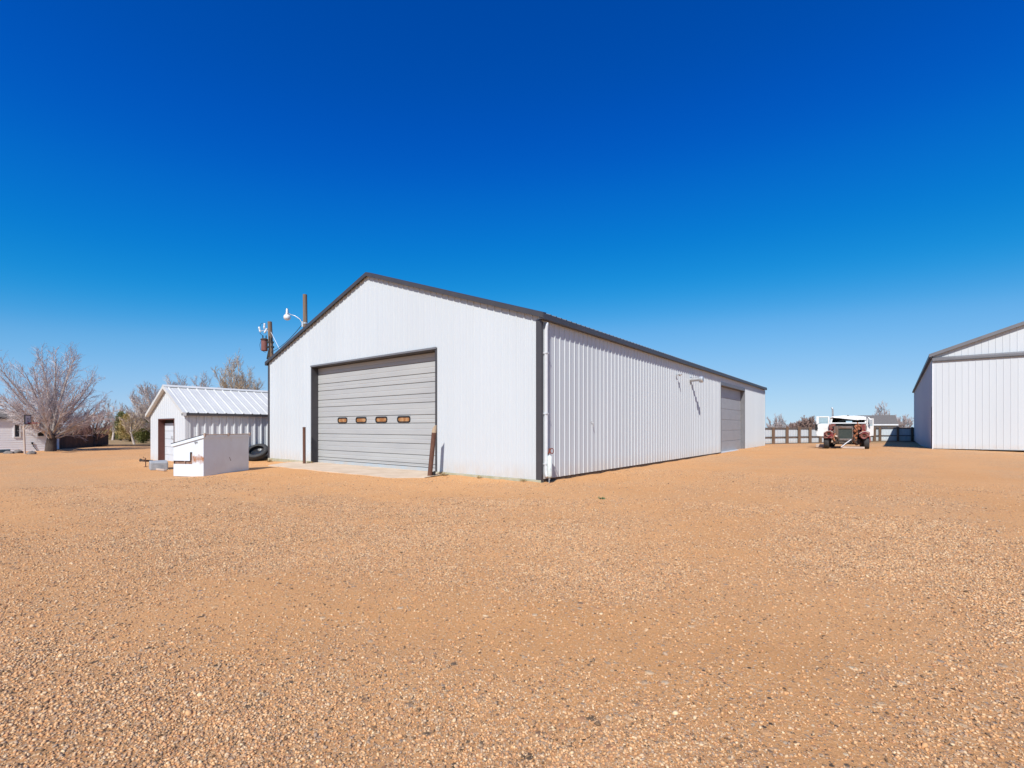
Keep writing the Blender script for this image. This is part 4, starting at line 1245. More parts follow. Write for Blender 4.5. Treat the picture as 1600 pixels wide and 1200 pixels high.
def leafy(name, label, x, y, H, a, seed, leaf, n=900, size=0.16, group=None):
    rnd = random.Random(seed)
    t = thing(name, label, 'shrub', (x, y, ground_z(x, y)), 0, group)
    mb = MB(); mb.tube([(0, 0, -0.2), (0.03, 0, H * 0.3), (0, 0.02, H * 0.85)], [0.12, 0.09, 0.03], 7); mb.build('trunk', M['bark_dark_and_shade'], t)
    mb = MB()
    for _ in range(n):
        h = rnd.random() ** 0.8
        rad = a * (math.sin(PI * (0.12 + 0.83 * h)) ** 0.8) * (0.75 + 0.5 * noise.noise((seed, h * 4, rnd.random())))
        az = rnd.uniform(0, 2 * PI); q = math.sqrt(rnd.random())
        k = 0.8 + 0.35 * noise.noise((math.cos(az) * 1.5 + seed, math.sin(az) * 1.5, h * 3))
        c = Vector((rad * q * k * math.cos(az), rad * q * k * math.sin(az), H * (0.06 + 0.94 * h)))
        for _k in range(9):
            p = c + Vector((rnd.gauss(0, size), rnd.gauss(0, size), rnd.gauss(0, size)))
            d = Vector((rnd.gauss(0, 1), rnd.gauss(0, 1), rnd.gauss(0.6, 1))).normalized()
            s = d.orthogonal().normalized(); s = Matrix.Rotation(rnd.uniform(0, 6.3), 3, d) @ s
            ln = size * rnd.uniform(0.6, 1.2); w = size * 0.16
            mb.quad(p - s * w, p + s * w, p + s * w * 0.5 + d * ln, p - s * w * 0.5 + d * ln)
    mb.build('crown', leaf, t, recalc=False)
leafy('shrub', 'olive green evergreen shrub against the left side of the shed', gx(223, 50), 50, 2.5, 1.2, 31, M['ever'], 520)
leafy('shrub', 'golden brown shrub behind the white leaning tree', gx(203, 56), 56, 3.2, 1.9, 32, M['ever_gold'], 620, 0.17)
leafy('shrub', 'tall golden olive shrub at the left slope of the shed roof', gx(228, 58), 58, 4.0, 1.9, 33, M['ever_gold'], 650, 0.18)
leafy('shrub', 'dark green pointed shrub between the wooden fence and the leaning tree', gx(189, 60), 60, 3.4, 1.0, 34, M['ever'], 420)
leafy('shrub', 'low golden shrub right of the wooden fence end', gx(178, 64), 64, 2.2, 1.9, 35, M['ever_gold'], 450, 0.18)

# ------------------------------------------------------------------ white house at the left edge
p1 = Vector((gx(0, 32.0), 32.0, 0)); p0 = p1 + Vector((0.52, 0.854, 0)) * 2.31
dirw = (p1 - p0).normalized()                  # along the wall towards the camera
hang = math.atan2(dirw.y, dirw.x)
house = thing('house', 'white lap sided house with a grey shingle roof at the left edge', 'house', (p0.x, p0.y, -0.05), hang)
# local +x along the wall towards the camera; visible face at y=0, normal -> find side
nrm = Vector((-dirw.y, dirw.x, 0))
sgn = 1 if nrm.dot(Vector((1, 0, 0))) > 0 else -1       # +1: visible normal is local +y
HL, HW, HE = 12.0, 8.0, 2.36
mb = MB()
nlap = 17
def house_x(px):
    r = (px - 800) / F
    return (r * p0.y - p0.x) / (dirw.x - r * dirw.y)
wins_h = [(house_x(68.5), house_x(59), 1.05, 1.58), (house_x(30), house_x(23), 1.02, 1.84)]
lap = []
zz_ = np.linspace(-0.3, HE, nlap + 1)
def lapface(a, b, q0, q1, flip=1):
    mb.quad((a, sgn * 0.010, q0), (b, sgn * 0.010, q0), (b, 0.0, q1), (a, 0.0, q1))
    mb.quad((a, 0.0, q0), (b, 0.0, q0), (b, sgn * 0.010, q0), (a, sgn * 0.010, q0))
for q0, q1 in zip(zz_, zz_[1:]):
    lapface(0, HL, q0, q1)
mb.quad((0, 0, -0.3), (0, -sgn * HW, -0.3), (0, -sgn * HW, HE), (0, 0, HE))
mb.quad((HL, 0, -0.3), (HL, -sgn * HW, -0.3), (HL, -sgn * HW, HE), (HL, 0, HE))
mb.quad((0, -sgn * HW, -0.3), (HL, -sgn * HW, -0.3), (HL, -sgn * HW, HE), (0, -sgn * HW, HE))
mb.build('wall', M['house_white'], house)
mb = MB()
ov = 0.14; rz_ = HE + 1.55
e = [(-ov, sgn * ov), (HL + ov, sgn * ov), (HL + ov, -sgn * (HW + ov)), (-ov, -sgn * (HW + ov))]
r0, r1 = (HW / 2 + 1.2, -sgn * HW / 2), (HL + ov, -sgn * HW / 2)
def v3(p, z): return (p[0], p[1], z)
for th_ in (0.0, ):
    mb.quad(v3(e[0], HE - 0.02), v3(e[1], HE - 0.02), v3(r1, rz_), v3(r0, rz_))
    mb.quad(v3(e[3], HE - 0.02), v3(e[2], HE - 0.02), v3(r1, rz_), v3(r0, rz_))
    mb.add([v3(e[0], HE - 0.02), v3(e[3], HE - 0.02), v3(r0, rz_)], [(0, 1, 2)])
    mb.add([v3(e[1], HE - 0.02), v3(e[2], HE - 0.02), v3(r1, rz_)], [(0, 1, 2)])
mb.add([v3(p, HE - 0.03) for p in e], [(0, 1, 2, 3)])
rf = mb.build('roof', M['shingle'], house)
mb = MB()
lo, hi = sorted((sgn * (ov - 0.01), sgn * (ov + 0.03)))
mb.box(-ov, HL + ov, lo, hi, HE - 0.14, HE + 0.01)
mb.build('fascia', M['trim'], rf)
for a, b_, q0, q1 in wins_h:
    mb = MB()
    for (x0, x1, z0_, z1_) in ((a - 0.07, a, q0 - 0.07, q1 + 0.07), (b_, b_ + 0.07, q0 - 0.07, q1 + 0.07), (a, b_, q1, q1 + 0.07), (a, b_, q0 - 0.07, q0)):
        lo, hi = sorted((sgn * 0.0, sgn * 0.05)); mb.box(x0, x1, lo, hi, z0_, z1_)
    wf = mb.build('window', M['frame_white'], house)
    mb = MB(); lo, hi = sorted((sgn * 0.024, sgn * 0.032)); mb.box(a, b_, lo, hi, q0, q1); mb.build('pane', M['glass'], wf)
mb = MB(); lo, hi = sorted((sgn * 0.03, sgn * 0.06)); mb.tube([(0.75, sgn * 0.05, 0.55), (0.7, sgn * 0.06, 0.35), (0.5, sgn * 0.1, 0.0)], 0.02, 6); mb.box(0.70, 0.80, lo, hi, 0.5, 0.62); mb.build('hose_bib', M['black'], house)

# basketball hoop
hd = 29.8; hpx = gx(37.5, hd)
hoop = thing('basketball_hoop', 'small free standing basketball hoop on a pole by the white house wall', 'basketball hoop', (hpx, hd, ground_z(hpx, hd)), 0)
mb = MB(); mb.tube([(0.06, 0, 0), (-0.02, 0, 1.75)], 0.05, 10); mb.build('pole', M['plank'], hoop)
mb = MB(); mb.bar((-0.02, 0, 1.75), (0.26, -0.05, 2.0), 0.05); mb.bar((0.02, 0, 1.5), (0.3, -0.05, 1.78), 0.04); mb.build('bracket', M['galv'], hoop)
mb = MB(); bm_ = Matrix.Translation((0.29, -0.06, 2.12)) @ Matrix.Rotation(R(118), 4, 'Z')
mb.box(-0.42, 0.42, -0.015, 0.015, -0.26, 0.28, bm_); bb = mb.build('backboard', M['backboard'], hoop)
mb = MB()
for x0, x1, z0_, z1_ in ((-0.45, 0.45, 0.26, 0.31), (-0.45, 0.45, -0.30, -0.25), (-0.45, -0.40, -0.25, 0.26), (0.40, 0.45, -0.25, 0.26), (-0.14, 0.14, 0.08, 0.10), (-0.14, 0.14, -0.12, -0.10), (-0.14, -0.12, -0.10, 0.08), (0.12, 0.14, -0.10, 0.08)):
    mb.box(x0, x1, -0.025, 0.025, z0_, z1_, bm_)
mb.build('frame', M['black'], bb)
mb = MB(); rc_ = Vector((0.29 + 0.30, -0.06 + 0.16, 1.92))
mb.tube([(rc_.x + 0.21 * math.cos(a), rc_.y + 0.21 * math.sin(a), rc_.z) for a in np.linspace(0, 2 * PI, 21)], 0.02, 6, caps=False); mb.bar((0.30, -0.05, 1.92), (0.41, 0.0, 1.92), 0.08); mb.build('rim', M['rim_red'], hoop)
mb = MB()
for k in range(14):
    a = 2 * PI * k / 14
    for s in (-1, 1):
        mb.tube([(rc_.x + r_ * math.cos(a + s * q), rc_.y + r_ * math.sin(a + s * q), rc_.z - h_) for r_, q, h_ in ((0.2, 0, 0), (0.165, 0.22, 0.12), (0.13, 0.44, 0.24), (0.12, 0.66, 0.34))], 0.012, 4)
mb.build('net', M['net'], hoop)

def rock(label, x, y, s, seed):
    rng = random.Random(seed)
    import bmesh
    bm = bmesh.new(); bmesh.ops.create_icosphere(bm, subdivisions=3, radius=1)
    for v in bm.verts:
        k = 1 + 0.35 * noise.noise(v.co * 1.3 + Vector((seed, 0, 0))) + 0.12 * noise.noise(v.co * 4)
        v.co = Vector((v.co.x * s[0] * k, v.co.y * s[1] * k, v.co.z * s[2] * k))
    me = bpy.data.meshes.new('rock'); bm.to_mesh(me); bm.free(); me.materials.append(M['rock'])
    o = bpy.data.objects.new('rock', me); col.objects.link(o); o.location = (x, y, ground_z(x, y) + s[2] * 0.4)
    tag(o, label, 'rock', 'rocks edging the bed by the white house')
rock('pale round rock at the foot of the basketball hoop', gx(49, 29.3), 29.3, (0.24, 0.2, 0.17), 2)
rock('low rock coloured shade-dark nearest the left edge of the house bed', gx(14, 30.2), 30.2, (0.3, 0.2, 0.12), 9)
rock('small grey rock behind the hoop pole', gx(28, 30.6), 30.6, (0.28, 0.2, 0.16), 14)
mb = MB(); mb.bar((gx(-30, 30.0), 29.4, ground_z(gx(-30, 30.0), 29.4) + 0.08), (gx(15, 31.2), 31.2, ground_z(gx(15, 31.2), 31.2) + 0.10), 0.2, 0.26)
o = mb.build('ground_bar', M['tarp'], None, bevel=0.02); tag(o, 'blue grey timber edging at the foot of the white house', 'timber')
mb = MB(); mb.bar((gx(118, 41), 41.2, ground_z(gx(118, 41), 41) + 0.05), (gx(250, 42), 42.0, ground_z(gx(250, 42), 42) + 0.05), 0.24, 0.22)  # dark bar put in for a line of shade on the ground
o = mb.build('ground_bar', M['tie'], None, bevel=0.02); tag(o, 'long dark bar standing in for a shaded line across the gravel left of the shed', 'timber')

# brown board fence behind the big tree
f0, f1 = Vector((gx(91, 36.5), 36.5)), Vector((gx(168, 43.0), 43.0))
fl = (f1 - f0).length; fa = math.atan2(f1.y - f0.y, f1.x - f0.x)
bf = thing('board_fence', 'dark brown vertical board fence behind the large bare tree', 'fence', (f0.x, f0.y, -0.12), fa)
mb = MB(); rnd = random.Random(4); x = 0.0
while x < fl:
    w = 0.14; mb.box(x, x + w - 0.012, -0.012 + rnd.uniform(-0.006, 0.006), 0.012, -0.1, 1.17 + rnd.uniform(-0.03, 0.02)); x += w
mb.build('board', M['fence_wood'], bf)
mb = MB()
for z in (0.25, 0.95): mb.box(0, fl, 0.022, 0.06, z, z + 0.08)
pieces(mb, 'rail', M['fence_wood'], bf)
mb = MB(); mb.box(-0.30, -0.06, -0.1, 0.1, -0.1, 1.2); mb.build('end_post', M['frame_white'], bf, bevel=0.015)

# ------------------------------------------------------------------ white steel fence with tie posts
fence = thing('steel_fence', 'white steel sheet fence with brown tie posts and dark rails behind the truck', 'fence', (0, 0, 0), 0)
def fence_run(pxs, pa, da, pb, db, name_posts):
    a = Vector((gx(pa, da), da)); b_ = Vector((gx(pb, db), db))
    dv = (b_ - a); ln = dv.length; dv.normalize()
    nv = Vector((dv.y, -dv.x))
    if nv.y > 0: nv = -nv
    ga = -0.22
    top = EYE - 0.0
    def P(x, o, z): q = a + dv * x + nv * o; return (q.x, q.y, z)
    mb = MB(); ribbed(mb, P, 0, ln, lambda x: -0.16, lambda x: top - 0.03, spacing=0.29, minor=False); 
    mb.build('sheet', M['fence_steel'], fence)
    for z, hgt in ((top - 0.07, 0.12), (top - 1.02, 0.09), (-0.13, 0.08)):
        mb = MB(); q0, q1 = a + nv * 0.07, b_ + nv * 0.07
        mb.bar((q0.x, q0.y, z), (q1.x, q1.y, z), 0.07, hgt); mb.build('rail', M['rail_wood'], fence)
    for px in pxs:
        r = (px - 800) / F
        t_ = (r * a.y - a.x) / (dv.x - r * dv.y)
        q = a + dv * t_ + nv * 0.22
        mb = MB(); w = 0.105
        m_ = Matrix.Translation((q.x, q.y, 0)) @ Matrix.Rotation(math.atan2(dv.y, dv.x) + R(random.uniform(-4, 4)), 4, 'Z')
        mb.box(-w, w, -w, w, -0.4, top + random.uniform(0.02, 0.14), m_)
        mb.build('post', M['post_wood'], fence, bevel=0.012)
fence_run((1187, 1205.5, 1227, 1246, 1263, 1279, 1294, 1308, 1321, 1334, 1345, 1355, 1363.5, 1372), 1150, 48.5, 1378, 61.5, 'a')
fence_run((1402, 1424), 1378.2, 61.5, 1440, 60.0, 'b')

# distant house beyond the fence
fd = 80.0
fh = thing('house', 'small cream house with a plain grey roof beyond the white fence', 'house', (gx(1366, fd), fd, -0.2), R(-33))
mb = MB(); mb.box(-2.6, 2.6, -2.2, 2.2, -0.2, 2.35); mb.build('wall', M['house_cream'], fh)
mb = MB(); mb.prism([(-2.75, 0), (2.75, 0), (2.75, 0.05), (-2.75, 0.05)], -0.01, 0.01)
mb = MB()
vs = [(-2.9, -2.6, 2.3), (2.9, -2.6, 2.3), (2.75, 0, 3.85), (-2.6, 0, 3.85), (-2.9, 2.6, 2.3), (2.9, 2.6, 2.3)]
mb.add(vs, [(0, 1, 2, 3), (3, 2, 5, 4), (0, 3, 4), (1, 5, 2), (0, 4, 5, 1)]); mb.build('roof', M['shingle'], fh)
mb = MB(); mb.box(-2.9, 2.9, -2.64, -2.602, 2.14, 2.34); mb.build('fascia', M['frame_white'], fh)
for x0 in (-1.6, 0.7):
    mb = MB(); mb.box(x0, x0 + 0.9, -2.23, -2.2, 0.9, 1.9); w_ = mb.build('window', M['frame_white'], fh)
    mb = MB(); mb.box(x0 + 0.08, x0 + 0.82, -2.24, -2.23, 0.98, 1.82); mb.build('pane', M['glass'], w_)

# ------------------------------------------------------------------ wrecked truck
kd = 31.0; kx = gx(1322.5, kd)
trk = thing('wrecked_truck', 'wrecked white truck with no hood, red fenders, bare radiator and an open door', 'truck', (kx, kd, ground_z(kx, kd) - 0.01), R(-35.5))
def K(rx, ry): return ((rx - 640) * 0.00337, (990 - ry) * 0.00337)
def wheel(x, y, w=0.29, ro=0.50):
    m_ = Matrix.Translation((x, y, ro - 0.02)) @ Matrix.Rotation(R(90), 4, 'Y')
    mb = MB(); mb.lathe([(p[0], p[1]) for p in tyre_profile(ro, 0.28, w)], 28, m_, closed=True)
    wo = mb.build('wheel', M['rubber'], trk, smooth_=True)
    mb = MB(); mb.lathe([(0.29, -w * 0.35), (0.29, w * 0.35)], 24, m_); mb.lathe([(0.28, 0.02), (0.2, 0.06), (0.1, 0.05), (0.09, 0.14), (0, 0.14)], 20, m_); mb.lathe([(0.28, -0.02), (0.2, -0.06), (0.1, -0.05), (0.09, -0.12), (0, -0.12)], 20, m_)
    mb.build('rim', M['rad_frame'], wo, recalc=False)
wheel(-1.09, 0.4); wheel(1.05, 0.4)
for x in (-1.0, 1.0): wheel(x, 4.6, 0.5); wheel(x, 5.8, 0.5)
mb = MB()
for x in (-0.42, 0.42): mb.box(x - 0.04, x + 0.04, 0.1, 6.6, 0.50, 0.76)
for y in (1.2, 2.6, 4.2, 6.4): mb.box(-0.38, 0.38, y, y + 0.1, 0.54, 0.72)
mb.build('chassis', M['grime'], trk)
mb = MB()
mb.tube([(-1.0, 0.4, 0.46), (-0.5, 0.4, 0.36), (0.5, 0.4, 0.36), (1.0, 0.4, 0.46)], 0.07, 8)
for s in (-1, 1):
    for k in range(4): mb.box(s * 0.5 - 0.05, s * 0.5 + 0.05, -0.1 + 0.05 * k, 1.0 - 0.05 * k, 0.40 + 0.03 * k, 0.425 + 0.03 * k)
    mb.box(s * 0.62 - 0.1, s * 0.62 + 0.1, 0.2, 0.5, 0.3, 0.62)
for y in (4.6, 5.8): mb.tube([(-1, y, 0.48), (1, y, 0.48)], 0.11, 8)
mb.build('axle', M['grime'], trk)
mb = MB(); mb.tube([(K(715, 805)[0], -0.1, K(715, 805)[1]), (K(640, 870)[0], -0.18, K(640, 870)[1]), (K(560, 950)[0], -0.25, K(560, 950)[1])], 0.028, 7); mb.build('loose_rod', M['ceramic'], trk)
# radiator: shroud frame and finned core
mb = MB(); ry_ = 0.35
x0, z1_ = K(440, 550); x1, z0_ = K(745, 830)
xi0, zi1 = K(510, 598); xi1, zi0 = K(728, 790)
mb.box(x0, xi0, ry_, ry_ + 0.14, z0_, z1_); mb.box(xi1, x1, ry_, ry_ + 0.14, z0_, z1_); mb.box(xi0, xi1, ry_ - 0.02, ry_ + 0.14, zi1, z1_); mb.box(xi0, xi1, ry_ - 0.02, ry_ + 0.14, z0_, zi0)
rd = mb.build('radiator', M['rad_frame'], trk, bevel=0.015)
mb = MB(); mb.box(xi0, xi1, ry_ + 0.05, ry_ + 0.12, zi0, zi1)
for k in range(26): 
    xx = xi0 + (xi1 - xi0) * (k + 0.5) / 26; mb.box(xx - 0.006, xx + 0.006, ry_ + 0.035, ry_ + 0.05, zi0, zi1)
mb.build('core', M['radiator'], rd)
# engine and rusty pipework on its left hand side
rnd = random.Random(12)
mb = MB()
mb.box(-0.45, 0.45, 0.75, 1.7, 0.75, 1.35); mb.box(-0.3, 0.3, 0.7, 1.65, 1.35, 1.5)
mb.build('engine', M['grime'], trk, bevel=0.04)
mb = MB()
for rx, ry, s in ((800, 560, 0.13), (830, 600, 0.10), (785, 640, 0.12), (800, 700, 0.10), (780, 780, 0.10), (815, 840, 0.13), (850, 880, 0.10), (800, 890, 0.11), (760, 840, 0.08), (840, 545, 0.09)):
    x, z = K(rx, ry)
    m_ = Matrix.Translation((x, 0.4 + rnd.uniform(-0.1, 0.25), z)) @ Matrix.Rotation(rnd.uniform(0, 3), 4, 'Y') @ Matrix.Rotation(rnd.uniform(-0.6, 0.6), 4, 'X')
    mb.lathe([(0, -s * 0.8), (s * 0.7, -s * 0.8), (s, -s * 0.4), (s * 0.8, 0), (s, s * 0.4), (s * 0.6, s * 0.8), (0, s * 0.8)], 10, m_)
for _ in range(9):
    a = Vector((rnd.uniform(0.36, 0.72), rnd.uniform(0.2, 0.5), rnd.uniform(0.3, 1.4)))
    mb.tube([a, a + Vector((rnd.uniform(-0.1, 0.1), -0.05, rnd.uniform(0.1, 0.2))), a + Vector((rnd.uniform(-0.15, 0.15), 0.1, rnd.uniform(0.2, 0.4)))], rnd.uniform(0.018, 0.04), 7)
mb.build('rusty_pipework', M['rust_orange'], trk)
mb = MB()
for rx, ry, s in ((430, 800, 0.09), (455, 740, 0.07), (480, 750, 0.06), (410, 850, 0.07)):
    x, z = K(rx, ry); mb.lathe([(0, -s), (s * 0.8, -s * 0.8), (s, 0), (s * 0.7, s), (0, s)], 10, Matrix.Translation((x, 0.25, z)) @ Matrix.Rotation(rnd.uniform(0, 3), 4, 'X'))
mb.tube([(K(380, 760)[0], 0.3, K(380, 760)[1]), (K(430, 850)[0], 0.25, K(430, 850)[1]), (K(500, 880)[0], 0.3, K(500, 880)[1])], 0.03, 7)
mb.build('steering_box', M['plank'], trk)
mb = MB()
mb.tube([(-0.6, 0.5, 1.2), (-0.75, 0.7, 1.42), (-0.5, 0.9, 1.5), (-0.3, 1.0, 1.45)], 0.05, 8)
mb.tube([(-0.3, 0.2, 0.35), (-0.1, 0.15, 0.28), (0.15, 0.2, 0.4), (0.3, 0.3, 0.5)], 0.04, 8)
mb.tube([(0.35, 0.5, 1.48), (0.2, 0.6, 1.58), (-0.2, 0.7, 1.56)], 0.05, 8)
mb.build('hose', M['black'], trk)
# front fenders
def fender(xa, xb, a0, a1, rad, cy=0.4, cz=0.5):
    mb = MB(); n = 14
    ring = []
    for k in range(n + 1):
        a = R(a0 + (a1 - a0) * k / n)
        c, s = math.cos(a), math.sin(a)
        drop = 0.06
        ring.append([(xa, cy - rad * c * 1.05, cz + rad * s), (xa * 0.5 + xb * 0.5, cy - (rad + 0.03) * c * 1.05, cz + (rad + 0.05) * s), (xb, cy - rad * c * 1.05, cz + (rad - 0.02) * s), (xb, cy - (rad - 0.12) * c, cz + (rad - 0.12) * s)])
    for r_, r2_ in zip(ring, ring[1:]):
        for i in range(3): mb.quad(r_[i], r_[i + 1], r2_[i + 1], r2_[i])
    o = mb.build('fender', M['truck_red'], trk, smooth_=True)
    sm = o.modifiers.new('thick', 'SOLIDIFY'); sm.thickness = 0.02
    return o
fender(-0.70, -1.22, 18, 165, 0.60); fender(0.68, 1.20, 30, 165, 0.62)
for s in (-1, 1):
    mb = MB(); xh, zh = (-0.95, 0.98) if s < 0 else (0.92, 0.86)
    mb.lathe([(0.03, 0.14), (0.12, 0.12), (0.17, 0.0), (0.185, -0.06), (0.165, -0.06), (0.13, 0.02), (0.0, 0.05)], 20, Matrix.Translation((xh, -0.2, zh)) @ Matrix.Rotation(R(-90), 4, 'X'))
    hl = mb.build('headlight', M['truck_red'], trk, smooth_=True)
    mb = MB(); mb.lathe([(0.0, 0.0), (0.13, 0.03)], 16, Matrix.Translation((xh, -0.19, zh)) @ Matrix.Rotation(R(-90), 4, 'X')); mb.build('socket', M['dark_int'], hl)
for s_, x0_, x1_ in ((-1, -1.22, -0.70), (1, 0.68, 1.18)):
    mb = MB(); zz0 = 1.16 if s_ < 0 else 1.12
    mb.tube([(x0_, -0.12, zz0 - 0.12), (x0_ * 0.7 + x1_ * 0.3, -0.1, zz0 + 0.0), (x0_ * 0.3 + x1_ * 0.7, -0.1, zz0 + 0.02), (x1_, -0.12, zz0 - 0.08)], 0.022, 7)
    mb.build('fender_lip', M['plank'], trk)
mb = MB()
mb.box(0.92, 1.12, 0.2, 1.5, 0.62, 0.80); mb.tube([(0.95, 0.1, 0.55), (1.02, 0.15, 0.75), (0.80, 0.1, 0.9), (0.86, 0.2, 1.2)], 0.05, 8)
mb.tube([(-0.62, 0.15, 0.5), (-0.72, 0.1, 0.75), (-0.6, 0.2, 1.0)], 0.045, 8)
pieces(mb, 'torn_bracket', M['rust_orange'], trk)
# red cowl sides and dark firewall
mb = MB()
mb.box(-1.0, -0.62, 1.5, 1.7, 1.0, 1.62); mb.box(0.76, 1.05, 1.5, 1.7, 1.0, 1.6)
mb.prism([(-0.95, 1.1), (-0.66, 1.15), (-0.66, 1.58), (-0.8, 1.62), (-0.93, 1.45)], 0.9, 1.5)
mb.prism([(0.82, 1.05), (1.03, 1.05), (1.02, 1.5), (0.9, 1.6), (0.80, 1.4)], 0.9, 1.5)
pieces(mb, 'cowl_side', M['truck_red'], trk, bevel=0.03)
mb = MB(); mb.box(-0.9, 1.02, 1.72, 1.78, 0.6, 1.66); mb.build('firewall', M['dark_int'], trk)
# cab shell: cowl, pillars, crushed roof, sides, back with window
cy0, cy1 = 1.7, 3.0
mb = MB()
xl, xr = -0.92, 1.06
mb.box(xl - 0.04, xr + 0.02, cy0 - 0.06, cy0 + 0.06, 1.655, 1.735)
mb.bar((xl + 0.03, cy0, 1.73), (xl + 0.12, cy0 + 0.12, 2.16), 0.08, 0.08)
mb.bar((xr - 0.03, cy0, 1.73), (xr - 0.05, cy0 + 0.12, 1.98), 0.08, 0.08)
mb.box(xl, xl + 0.05, cy1 - 0.45, cy1, 0.75, 2.1); mb.box(xr - 0.05, xr, cy1 - 0.45, cy1, 0.75, 2.1)
mb.box(xl, xl + 0.05, cy0 + 0.06, cy1, 0.75, 0.95); mb.box(xr - 0.05, xr, cy0 + 0.06, cy1 - 0.45, 0.75, 1.7)
mb.box(xl, xr, cy1, cy1 + 0.05, 0.75, 1.66); mb.box(xl, xl + 0.5, cy1, cy1 + 0.05, 1.66, 2.15); mb.box(xr - 0.5, xr, cy1, cy1 + 0.05, 1.66, 2.1); mb.box(xl + 0.5, xr - 0.5, cy1, cy1 + 0.05, 1.86, 2.12)
mb.box(xl, xr, cy0 + 0.1, cy1, 0.72, 0.78)
mb.build('cab', M['truck_white'], trk, bevel=0.012)
mb = MB(); mb.box(xl + 0.06, xl + 0.5, cy1 - 0.03, cy1 - 0.004, 0.8, 2.05); mb.box(xr - 0.5, xr - 0.06, cy1 - 0.03, cy1 - 0.004, 0.8, 2.0); mb.box(xl + 0.5, xr - 0.5, cy1 - 0.03, cy1 - 0.004, 0.8, 1.72); mb.box(xl + 0.5, xr - 0.5, cy1 - 0.03, cy1 - 0.004, 1.86, 2.05)
mb.build('cab_shade_sheet', M['dark_int'], trk)  # dark sheets stand in for the shade inside the cab
mb = MB(); nx, ny = 22, 12
def roofz(x, y):
    t = (x - xl) / (xr - xl); s = (y - cy0) / (cy1 - cy0)
    z = 2.20 - 0.35 * abs(t - 0.5) ** 3.2 * 4 * 0.6
    z -= 0.06 * (1 - s) * (1 if t > 0.5 else 0.3)
    z += 0.04 * noise.noise((x * 3, y * 3, 1.0))
    return z
gridv = [[(xl + 0.0 + (xr - xl) * i / nx, cy0 - 0.02 + (cy1 + 0.05 - cy0) * j / ny, 0) for i in range(nx + 1)] for j in range(ny + 1)]
gridv = [[(x, y, roofz(x, y)) for x, y, _ in row] for row in gridv]
for j in range(ny):
    for i in range(nx): mb.quad(gridv[j][i], gridv[j][i + 1], gridv[j + 1][i + 1], gridv[j + 1][i])
# visor lip folding down over the windshield, lower on one side
for i in range(nx):
    def low(x):
        t = (x - xl) / (xr - xl)
        return 2.09 - 0.20 * min(1, max(0, (t - 0.06) / 0.7)) + (0.02 if t > 0.8 else 0)
    a, b_ = gridv[0][i], gridv[0][i + 1]
    mb.quad((a[0], a[1] - 0.03, low(a[0])), (b_[0], b_[1] - 0.03, low(b_[0])), b_, a)
for j in range(ny):
    for i in (0, nx):
        a, b_ = gridv[j][i], gridv[j + 1][i]; mb.quad((a[0], a[1], a[2] - 0.18), (b_[0], b_[1], b_[2] - 0.18), b_, a)
o = mb.build('cab_roof', M['truck_white'], trk)
sm = o.modifiers.new('thick', 'SOLIDIFY'); sm.thickness = 0.025
mb = MB(); mb.lathe([(0, 0.05), (0.05, 0.04), (0.06, 0), (0, 0)], 10, Matrix.Translation((K(660, 340)[0], 1.78, 2.19))); mb.build('marker_lamp', M['black'], trk)
mb = MB(); mb.box(-0.5, -0.05, 2.4, 2.6, 1.2, 1.85); mb.box(0.3, 0.75, 2.4, 2.6, 1.2, 1.85); pieces(mb, 'seat', M['dark_int'], trk)
mb = MB(); mb.tube([(0.5 + 0.2 * math.cos(a), 1.98 + 0.05 * math.sin(a), 1.66 + 0.18 * math.sin(a)) for a in np.linspace(0, 2 * PI, 19)], 0.015, 6, caps=False); mb.build('steering_wheel', M['dark_int'], trk)
# doors hanging open on both sides
def cab_door(outline, win, hinge_x, yaw, label=None):
    e = bpy.data.objects.new('door', None)
    n = len(outline)
    mb = MB(); t_ = 0.05
    m_ = Matrix.Translation((hinge_x, cy0 + 0.05, 0)) @ Matrix.Rotation(yaw, 4, 'Z')
    bpy.data.objects.remove(e)
    # outline is split in bars and a lower panel so that the window stays open
    (wx0, wx1, wz0, wz1), (ox0, ox1, oz1) = win, outline[0]
    low = outline[1]
    k = MB()
    def bx3(x0, x1, z0, z1): k.box(x0, x1, -t_ / 2, t_ / 2, z0, z1, m_)
    bx3(ox0, wx0, wz0, oz1); bx3(wx1, ox1, wz0, oz1); bx3(wx0, wx1, wz1, oz1)
    o_ = len(k.v); nn = len(low)
    vs = [m_ @ Vector((x, -t_ / 2, z)) for x, z in low] + [m_ @ Vector((x, t_ / 2, z)) for x, z in low]
    k.add(vs, [tuple(range(nn)), tuple(reversed(range(nn, 2 * nn)))] + [(i, nn + i, nn + (i + 1) % nn, (i + 1) % nn) for i in range(nn)])
    d_ = k.build('door', M['truck_white'], trk, bevel=0.01)
    q = MB(); q.box(wx0, wx1, -0.006, 0.006, wz0, wz1, m_); q.build('window', M['glass_pale'], d_)
    return d_
m_, nt, b = new_mat('pale_door_glass'); b.inputs['Base Color'].default_value = (0.35, 0.48, 0.52, 1); b.inputs['Roughness'].default_value = 0.1; b.inputs['Alpha'].default_value = 0.6
M['glass_pale'] = m_
cab_door([(-0.80, -0.04, 2.17), [(-0.80, 1.66), (-0.04, 1.66), (-0.04, 0.8), (-0.3, 0.78), (-0.76, 0.80), (-0.80, 1.0), (-0.70, 1.35)]], (-0.66, -0.12, 1.66, 2.10), -0.94, R(6))
cab_door([(0.04, 0.62, 2.0), [(0.04, 1.5), (0.62, 1.5), (0.60, 0.85), (0.04, 0.80)]], (0.12, 0.52, 1.5, 1.93), 1.08, R(52))
mb = MB(); mb.box(-1.80, -1.66, 1.55, 1.62, 1.18, 1.62); mb.tube([(-1.72, 1.62, 1.6), (-1.4, 1.72, 1.75), (-0.98, 1.75, 1.8)], 0.014, 6); mb.build('mirror', M['black'], trk, bevel=0.02)
